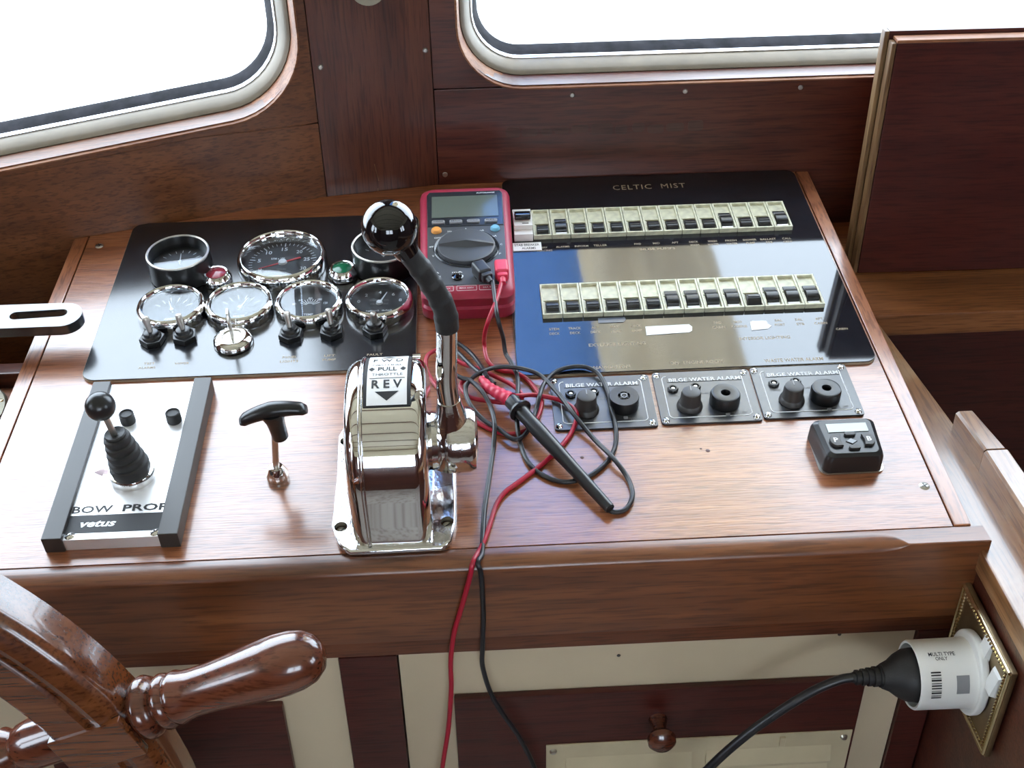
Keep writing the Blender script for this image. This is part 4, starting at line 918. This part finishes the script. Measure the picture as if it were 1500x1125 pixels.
# ================================================================== test leads (traced on the desk, laid as slack loops)
def cp(u, v, wv): return CON @ Vector((u, v, wv))
LEADR = 0.00185
def lead(name, label, segs, mat):
    e = thing(name, label, 'cable')
    for nm, pts, rr, mt in segs:
        P = spline(pts, 9); obj(nm, MB().tube(P, rr, 9), mt, e, smooth=60)
    return e
RED = [(-0.0346, -0.0039, 0.0472),(-0.0375, -0.0181, 0.0465),(-0.0408, -0.0305, 0.0455),(-0.0446, -0.0414, 0.0435),(-0.0483, -0.0459, 0.036),(-0.0507, -0.0424, 0.022),(-0.0512, -0.0384, 0.008),(-0.05, -0.051, 0.004),(-0.0458, -0.0593, 0.0022),(-0.0383, -0.0656, 0.0022),(-0.0287, -0.0684, 0.0022),(-0.0195, -0.076, 0.0022),(-0.0121, -0.0901, 0.0022),(-0.0082, -0.1036, 0.0022),(-0.0101, -0.1166, 0.0022),(-0.0153, -0.129, 0.0022),(-0.0217, -0.1373, 0.0022),(-0.0311, -0.1415, 0.0022),(-0.0441, -0.1388, 0.0022),(-0.0595, -0.1273, 0.0022),(-0.0686, -0.1189, 0.0022),(-0.0791, -0.1073, 0.0022),(-0.0884, -0.0874, 0.0022),(-0.0953, -0.0734, 0.0022),(-0.0997, -0.0604, 0.005),(-0.0986, -0.0469, 0.0055),(-0.0902, -0.0396, 0.0055),(-0.0832, -0.0423, 0.0055),(-0.0769, -0.0521, 0.006),(-0.0687, -0.0603, 0.006),(-0.0577, -0.0663, 0.006),(-0.0443, -0.0768, 0.006),(-0.0311, -0.0881, 0.006),(-0.0242, -0.0988, 0.006),(-0.0246, -0.1069, 0.006),(-0.0335, -0.1098, 0.006),(-0.0481, -0.1069, 0.006),(-0.0641, -0.1014, 0.006),(-0.0719, -0.0886, 0.006),(-0.0676, -0.083, 0.009),(-0.0596, -0.0909, 0.01),(-0.0518, -0.0986, 0.01),(-0.0399, -0.1044, 0.0095),(-0.0265, -0.1057, 0.0095),(-0.0156, -0.1019, 0.0065),(-0.0049, -0.1035, 0.0055),(0.0056, -0.1076, 0.005),(0.0155, -0.1171, 0.0048),(0.018, -0.1267, 0.0045),(0.012, -0.1432, 0.0022),(0.0001, -0.1612, 0.0022),(-0.0153, -0.1785, 0.0022),(-0.0313, -0.1934, 0.0022),(-0.0418, -0.2031, 0.0022),(-0.0484, -0.2146, 0.0022),(-0.0526, -0.2292, 0.0022),(-0.0578, -0.2473, 0.0022),(-0.063, -0.2594, 0.002)]
BLACK = [(-0.042, -0.0035, 0.0472),(-0.0415, -0.0197, 0.0465),(-0.0409, -0.0324, 0.0455),(-0.0403, -0.0435, 0.0435),(-0.0384, -0.048, 0.035),(-0.0357, -0.0441, 0.019),(-0.034, -0.0482, 0.006),(-0.0297, -0.0614, 0.0058),(-0.0263, -0.0758, 0.006),(-0.0261, -0.0923, 0.0085),(-0.0274, -0.1071, 0.009),(-0.0286, -0.1243, 0.0085),(-0.029, -0.1407, 0.0058),(-0.0272, -0.154, 0.0022),(-0.0237, -0.1708, 0.0022),(-0.0168, -0.1828, 0.0022),(-0.0061, -0.1918, 0.0022),(0.0062, -0.195, 0.0022),(0.0218, -0.1896, 0.0022),(0.0359, -0.1762, 0.0022),(0.0439, -0.1602, 0.0022),(0.0466, -0.1436, 0.0042),(0.0459, -0.1206, 0.0045),(0.0446, -0.0962, 0.0045),(0.0396, -0.0788, 0.006),(0.0308, -0.0702, 0.006),(0.0184, -0.069, 0.006),(0.0055, -0.074, 0.0055),(-0.0045, -0.0882, 0.0065),(-0.0099, -0.1078, 0.0105),(-0.0133, -0.1191, 0.0065),(-0.0174, -0.132, 0.006),(-0.0221, -0.1442, 0.006),(-0.029, -0.1513, 0.006),(-0.0354, -0.1491, 0.006),(-0.0428, -0.1401, 0.006),(-0.0542, -0.1286, 0.0058),(-0.0636, -0.1158, 0.009),(-0.0679, -0.0996, 0.01),(-0.0656, -0.0903, 0.0125),(-0.0551, -0.08, 0.0135),(-0.0412, -0.071, 0.0105),(-0.0247, -0.0725, 0.01),(-0.0086, -0.078, 0.007),(0.0035, -0.0992, 0.0075),(0.0145, -0.1275, 0.009),(0.0281, -0.1518, 0.004),(0.0408, -0.1765, 0.0058),(0.0491, -0.193, 0.0022),(0.0509, -0.2104, 0.0022),(0.0446, -0.2243, 0.0022),(0.0351, -0.2267, 0.0022),(0.0274, -0.2191, 0.0022)]
HAIR = [(-0.0448, -0.0942, 0.013),(-0.0526, -0.0838, 0.0125),(-0.0618, -0.0675, 0.009),(-0.0726, -0.0458, 0.006),(-0.0796, -0.0358, 0.0055),(-0.0809, -0.0272, 0.005),(-0.0724, -0.0323, 0.005),(-0.0614, -0.0475, 0.005),(-0.0536, -0.0707, 0.0095),(-0.0506, -0.0897, 0.0165)]
TAIL = [(-0.0831, -0.0581, 0.0095),(-0.0803, -0.0747, 0.0125),(-0.0716, -0.0853, 0.0135),(-0.0635, -0.0903, 0.0138),(-0.0545, -0.1048, 0.0138),(-0.0487, -0.1194, 0.0105),(-0.0465, -0.136, 0.0095),(-0.0472, -0.1474, 0.006),(-0.0488, -0.1601, 0.0022),(-0.0513, -0.1781, 0.0022),(-0.0537, -0.1955, 0.0022),(-0.0556, -0.2091, 0.0022),(-0.0572, -0.2207, 0.0022),(-0.0593, -0.2472, 0.0022),(-0.0602, -0.2608, 0.002)]
RELIEF = [(-0.0547, -0.0886, 0.014),(-0.049, -0.0998, 0.0145),(-0.0413, -0.1084, 0.0145),(-0.033, -0.1159, 0.0145)]
PROBE = [(-0.0336, -0.1149, 0.0145),(-0.0277, -0.1275, 0.014),(-0.0205, -0.1383, 0.012),(0.0325, -0.2271, 0.006)]

def F(y, z, x): return (x, y, z)
def CW(P): return [tuple(cp(*p)) for p in P]
RED_W = CW(RED)+[(-0.0665, -0.2685, -0.0235), (-0.0690, -0.2715, -0.034), (-0.0750, -0.2712, -0.060), (-0.0825, -0.2705, -0.0904), (-0.0862, -0.2700, -0.120), (-0.0872, -0.2700, -0.150), (-0.0915, -0.2705, -0.195), (-0.0983, -0.2720, -0.240), (-0.105, -0.2720, -0.30), (-0.108, -0.272, -0.40)]
TAIL_W = CW(TAIL)+[(-0.0632, -0.2690, -0.0240), (-0.0614, -0.2712, -0.034), (-0.0609, -0.2708, -0.0711), (-0.0625, -0.2705, -0.105), (-0.0628, -0.2705, -0.1290), (-0.0551, -0.2705, -0.166), (-0.0376, -0.2715, -0.2071), (-0.0245, -0.2735, -0.2480), (-0.015, -0.276, -0.30), (-0.010, -0.276, -0.40)]
lead('red_test_lead', 'red test lead looping from the multimeter over the desk edge', [('wire', RED_W, LEADR, 'redlead')], 'redlead')
lead('black_test_lead', 'black test lead coiled in wide loops, its tail hanging over the desk edge', [('wire', CW(BLACK), LEADR, 'blacklead'), ('wire_loop', CW(HAIR), LEADR, 'blacklead'), ('wire_tail', TAIL_W, LEADR, 'blacklead')], 'blacklead')
# plugs in the meter (they belong to the leads)
rl = [o for o in bpy.data.objects if o.name == 'red_test_lead'][0]; bl = [o for o in bpy.data.objects if o.name == 'black_test_lead'][0]
def plug(parent, x, mt, rot):
    m_ = MMX @ T(x, -0.0635, fz+0.002) @ RZ(rot)
    p = obj('plug', MB().box(-0.0058, 0.0058, -0.0085, 0.0085, 0.0004, 0.0125, 0.0022, 3, m_).box(-0.0045, 0.0045, -0.0135, -0.0080, 0.0030, 0.0110, 0.0015, 2, m_), mt, parent)
    obj('strain_relief', MB().tube([m_ @ Vector((0, -0.0130, 0.007)), m_ @ Vector((0, -0.0190, 0.0065))], [0.0030, 0.0024], 12), mt, p)
plug(rl, 0.0290, 'redplug', 0.02); plug(bl, 0.0118, 'blacklead', 0.42)
pb_ = thing('test_probe', 'black test probe with red strain relief lying across the leads', 'probe')
rel = spline(CW(RELIEF), 8)
obj('strain_relief', MB().tube(rel, [0.0026+0.0034*i/len(rel)+(0.0005 if i % 4 < 2 else 0) for i in range(len(rel))], 16), 'redplug', pb_)
q0, q1 = Vector(cp(*PROBE[0])), Vector(cp(*PROBE[-1])); dq = (q1-q0)
def pt(t): return q0+dq*t
obj('probe_body', MB().tube([pt(0), pt(0.02), pt(0.09), pt(0.10), pt(0.115), pt(0.125), pt(0.22), pt(0.30), pt(0.99), pt(1.0)], [0.0050, 0.0062, 0.0060, 0.0092, 0.0096, 0.0060, 0.0056, 0.0060, 0.0040, 0.0036], 20), 'black', pb_, smooth=40)
tip = obj('probe_tip', MB().tube([pt(0.999), pt(1.003)], [0.0026, 0.0024], 12), 'blackmatt', pb_)

# ================================================================== socket, adaptor and plug on the ledge side
SX = 0.2885
sp = thing('wall_socket', 'square brass socket plate with beaded border on the ledge side', 'socket', T(SX, -0.3095, -0.1090))
obj('plate', MB().box(-0.0045, 0, -0.043, 0.043, -0.043, 0.043, 0.0012), 'brass', sp)
fr = MB()
for a, b in (((-0.041, -0.041), (0.041, -0.041)), ((0.041, -0.041), (0.041, 0.041)), ((0.041, 0.041), (-0.041, 0.041)), ((-0.041, 0.041), (-0.041, -0.041))):
    fr.tube([(-0.0046, a[0], a[1]), (-0.0046, b[0], b[1])], 0.0017, 10)
obj('border_rib', fr, 'brassbright', sp)
bdm = MB()
for k in range(24):
    q = -0.0365+0.073*k/23
    for y, z in ((q, 0.0368), (q, -0.0368), (0.0368, q), (-0.0368, q)): bdm.sphere((-0.0046, y, z), 0.0016, 8)
o_ = obj('border_beads', bdm, 'brassbright', sp); o_['kind'] = 'stuff'
for (y, z, c) in ((-0.0285, 0.0185, 0), (-0.0085, 0.0285, 1)):
    r_ = obj('rocker_switch', MB().loops([[(-0.0045, y+dy, z+dz) for dy, dz in ((-0.0060, -0.0095), (0.0060, -0.0095), (0.0060, 0.0095), (-0.0060, 0.0095))], [(-0.0092 if dz < 0 else -0.0062, y+dy*0.85, z+dz*0.85) for dy, dz in ((-0.0060, -0.0095), (0.0060, -0.0095), (0.0060, 0.0095), (-0.0060, 0.0095))]], True, True), 'white', sp)
AY, AZ = -0.3100, -0.1120
LX = T(SX-0.0046, AY, AZ) @ RY(-PI/2)      # local z points out of the plate
ad = thing('plug_adaptor', 'round white plug adaptor pushed into the brass socket', 'adaptor', LX @ Matrix.Diagonal((1.08, 1.08, 1, 1)))
fl = [(0.030*math.cos(2*PI*i/40)*(0.94 if abs(math.sin(2*PI*i/40)) > 0.9 else 1), 0.026*math.sin(2*PI*i/40)) for i in range(40)]
obj('flange', MB().prism(fl, 0.0003, 0.0065, 0.0015, 3), 'white', ad)
obj('barrel', MB().lathe([(0.0235, 0.006), (0.0228, 0.008), (0.0225, 0.045), (0.0218, 0.0462), (0.0205, 0.0460), (0.0200, 0.0445), (0.0200, 0.030), (0, 0.030)], 48), 'white', ad)
# print on the barrel: the side that faces up and into the room
def wrap(off):
    def f(x, y, z):
        a = y/0.0226; r = 0.0227+z
        return (r*math.cos(a+off), r*math.sin(a+off), 0.054-x)
    return f
text('MULTI TYPE', 0.0250, 0.0, 0.0185, 0.0028, 0.0003, 'printb', ad, fn=wrap(-0.15)); text('ONLY', 0.0240, -0.0032, 0.0085, 0.0024, 0.0003, 'printb', ad, fn=wrap(-0.15))
bar = MB(); wf = wrap(-1.05)
for k in range(11):
    y0 = -0.0085+k*0.00165; h = (0.0009, 0.0005, 0.0011, 0.0004, 0.0008)[k % 5]
    bar.add([wf(0.0145, y0, 0.0003), wf(0.0215, y0, 0.0003), wf(0.0215, y0+h, 0.0003), wf(0.0145, y0+h, 0.0003)], [(0, 1, 2, 3)])
obj('barcode', bar, 'printb', ad, smooth=0)
lab = MB(); L_ = []
wg = wrap(-1.05)
for k in range(7): L_.append([wg(0.0320, -0.0060+k*0.002, 0.0003), wg(0.0410, -0.0060+k*0.002, 0.0003)])
for k in range(6): lab.add([L_[k][0], L_[k][1], L_[k+1][1], L_[k+1][0]], [(0, 1, 2, 3)])
obj('rating_sticker', lab, 'grey', ad, smooth=0)
pg = thing('power_plug', 'black mains plug and cord leaving the white adaptor', 'plug', LX)
obj('plug_body', MB().lathe([(0, 0.0305), (0.0188, 0.0305), (0.0190, 0.044), (0.0182, 0.050), (0.0150, 0.056), (0.0110, 0.061), (0.0088, 0.066), (0, 0.066)], 20), 'blackmatt', pg, smooth=30)
rib = []
for k in range(5):
    z0 = 0.0655+k*0.0042; r0 = 0.0078-k*0.0006
    rib += [(r0, z0), (r0, z0+0.0022), (r0-0.0016, z0+0.0024), (r0-0.0016, z0+0.0040)]
obj('strain_relief', MB().lathe([(0, 0.0650)]+rib+[(0.0035, 0.0868), (0, 0.0868)], 20), 'blackmatt', pg)
inv = LX.inverted()
cordw = [(SX-0.0046-0.0855, AY, AZ), (0.188, AY, AZ-0.002), (0.170, -0.311, -0.1235), (0.148, -0.313, -0.141), (0.1235, -0.315, -0.166), (0.100, -0.317, -0.198), (0.082, -0.318, -0.235), (0.066, -0.320, -0.285), (0.055, -0.322, -0.36), (0.05, -0.33, -0.5), (0.06, -0.36, FLOOR+0.3), (0.10, -0.42, FLOOR+0.004), (0.3, -0.5, FLOOR+0.004)]
obj('cord', MB().tube(spline([inv @ Vector(p) for p in cordw], 8), 0.0034, 12), 'blacklead', pg, smooth=60)

# ================================================================== ship's wheel
WC = Vector((-0.5656, -0.381, -0.136))
MW = Matrix(((1, 0, 0, WC.x), (0, 0, -1, WC.y), (0, 1, 0, WC.z), (0, 0, 0, 1)))   # local x right, y up, z towards the helmsman
sw = thing('steering_wheel', "varnished mahogany ship's steering wheel with turned handles", 'steering wheel', MW)
rimp = [(0.270, -0.017), (0.272, -0.019), (0.313, -0.019), (0.315, -0.017), (0.3155, -0.004), (0.3165, 0.006), (0.315, 0.012), (0.311, 0.017), (0.3045, 0.0195), (0.3010, 0.0185), (0.2990, 0.0160), (0.2960, 0.0160), (0.2945, 0.0190), (0.274, 0.019), (0.270, 0.016)]
obj('rim', MB().lathe(rimp, 160, closed=True), 'wheel', sw, smooth=35)
obj('hub', MB().lathe([(0, -0.045), (0.055, -0.045), (0.060, -0.030), (0.060, 0.028), (0.050, 0.034), (0.030, 0.036), (0, 0.036)], 48), 'wheel', sw)
obj('hub_cap', MB().lathe([(0.030, 0.0355), (0.028, 0.040), (0.012, 0.044), (0, 0.045)], 32), 'brassbright', sw)
obj('shaft', MB().tube([(0, 0, -0.044), (0, 0, -0.165)], 0.016, 20), 'steel', sw)
hprof = [(0.0, 0.3100), (0.0150, 0.3100), (0.0150, 0.3160), (0.0185, 0.3190), (0.0195, 0.3225), (0.0175, 0.3265), (0.0135, 0.3290), (0.0150, 0.3310), (0.0172, 0.3340), (0.0165, 0.3370), (0.0150, 0.3390), (0.0160, 0.3410), (0.0165, 0.3440), (0.0150, 0.3475), (0.0146, 0.3550), (0.0150, 0.3680), (0.0166, 0.3850), (0.0182, 0.4020), (0.0186, 0.4120), (0.0178, 0.4210), (0.0155, 0.4290), (0.0110, 0.4350), (0.0055, 0.4380), (0, 0.4388)]
sprof = [(0.0, 0.050), (0.0150, 0.050), (0.0150, 0.075), (0.0175, 0.080), (0.0130, 0.086), (0.0165, 0.092), (0.0110, 0.100), (0.0120, 0.130), (0.0155, 0.170), (0.0130, 0.205), (0.0105, 0.218), (0.0150, 0.224), (0.0110, 0.230), (0.0145, 0.236), (0.0160, 0.245), (0.0160, 0.275), (0, 0.275)]
for k in range(8):
    a = math.radians(20.5+45*k)
    R_ = RZ(a) @ RY(PI/2)
    s_ = obj('spoke', MB().lathe(sprof, 28, R_), 'handle', sw, smooth=45)
    obj('rim_block', MB().box(0.268, 0.3165, -0.016, 0.016, 0.0150, 0.0215, 0.0012, mat=RZ(a)), 'wheel', s_)
    obj('handle', MB().lathe(hprof, 36, R_), 'handle', sw, smooth=50)

# ================================================================== rig outside the windows (sail and canvas added to tint the glossy panel's reflection)
M['tan'] = plain('tan_sailcloth', (0.86, 0.70, 0.46), 0.8, noise=0.15, nscale=6)
M['bluecloth'] = plain('blue_canvas', (0.14, 0.33, 0.80), 0.8)
M['mastpaint'] = plain('pale_mast_paint', (0.7, 0.68, 0.62), 0.5)
def bundle(z0, z1, cx, lean, rx, ry, grow, folds, amp, ph, y):
    L = []
    for k in range(25):
        t = k/24; z = z0+(z1-z0)*t
        tp = min(1, 0.25+4*t, 0.25+4*(1-t)); g = 1+grow*(z-1.0)
        ring = []
        for i in range(72):
            a = 2*PI*i/72; f = 1+amp*math.sin(folds*a+ph+1.2*math.sin(3*t+a))+amp*0.5*math.sin((folds+4)*a-ph*2+4*t)
            ring.append((cx+lean*(z-1.0)+rx*g*tp*f*math.cos(a), y+ry*tp*f*math.sin(a), z))
        L.append(ring)
    return MB().loops(L, True, True)
ma = thing('mast', 'pale mast on the deck ahead of the windows', 'mast', T(0.30, 1.85, FLOOR-0.30))
obj('pole', MB().tube([(0, 0, 0), (0, 0, 5.0)], [0.085, 0.07], 24), 'mastpaint', ma)
obj('mast_collar', MB().lathe([(0.085, 0), (0.13, 0), (0.13, 0.03), (0.10, 0.06), (0.085, 0.06)], 24), 'steel', ma)
tag(obj('reflection_sail', bundle(0.62, 2.5, 0.325, 0.27, 0.135, 0.10, 0.5, 7, 0.09, 0.4, 1.23), 'tan', None), 'tan sail bundle added outside for its panel reflection', 'sail')
tag(obj('reflection_canvas', bundle(0.66, 2.6, 0.045, 0.15, 0.165, 0.08, 0.4, 5, 0.05, 1.4, 1.47), 'bluecloth', None), 'rolled blue canvas added outside for its panel reflection', 'cover')
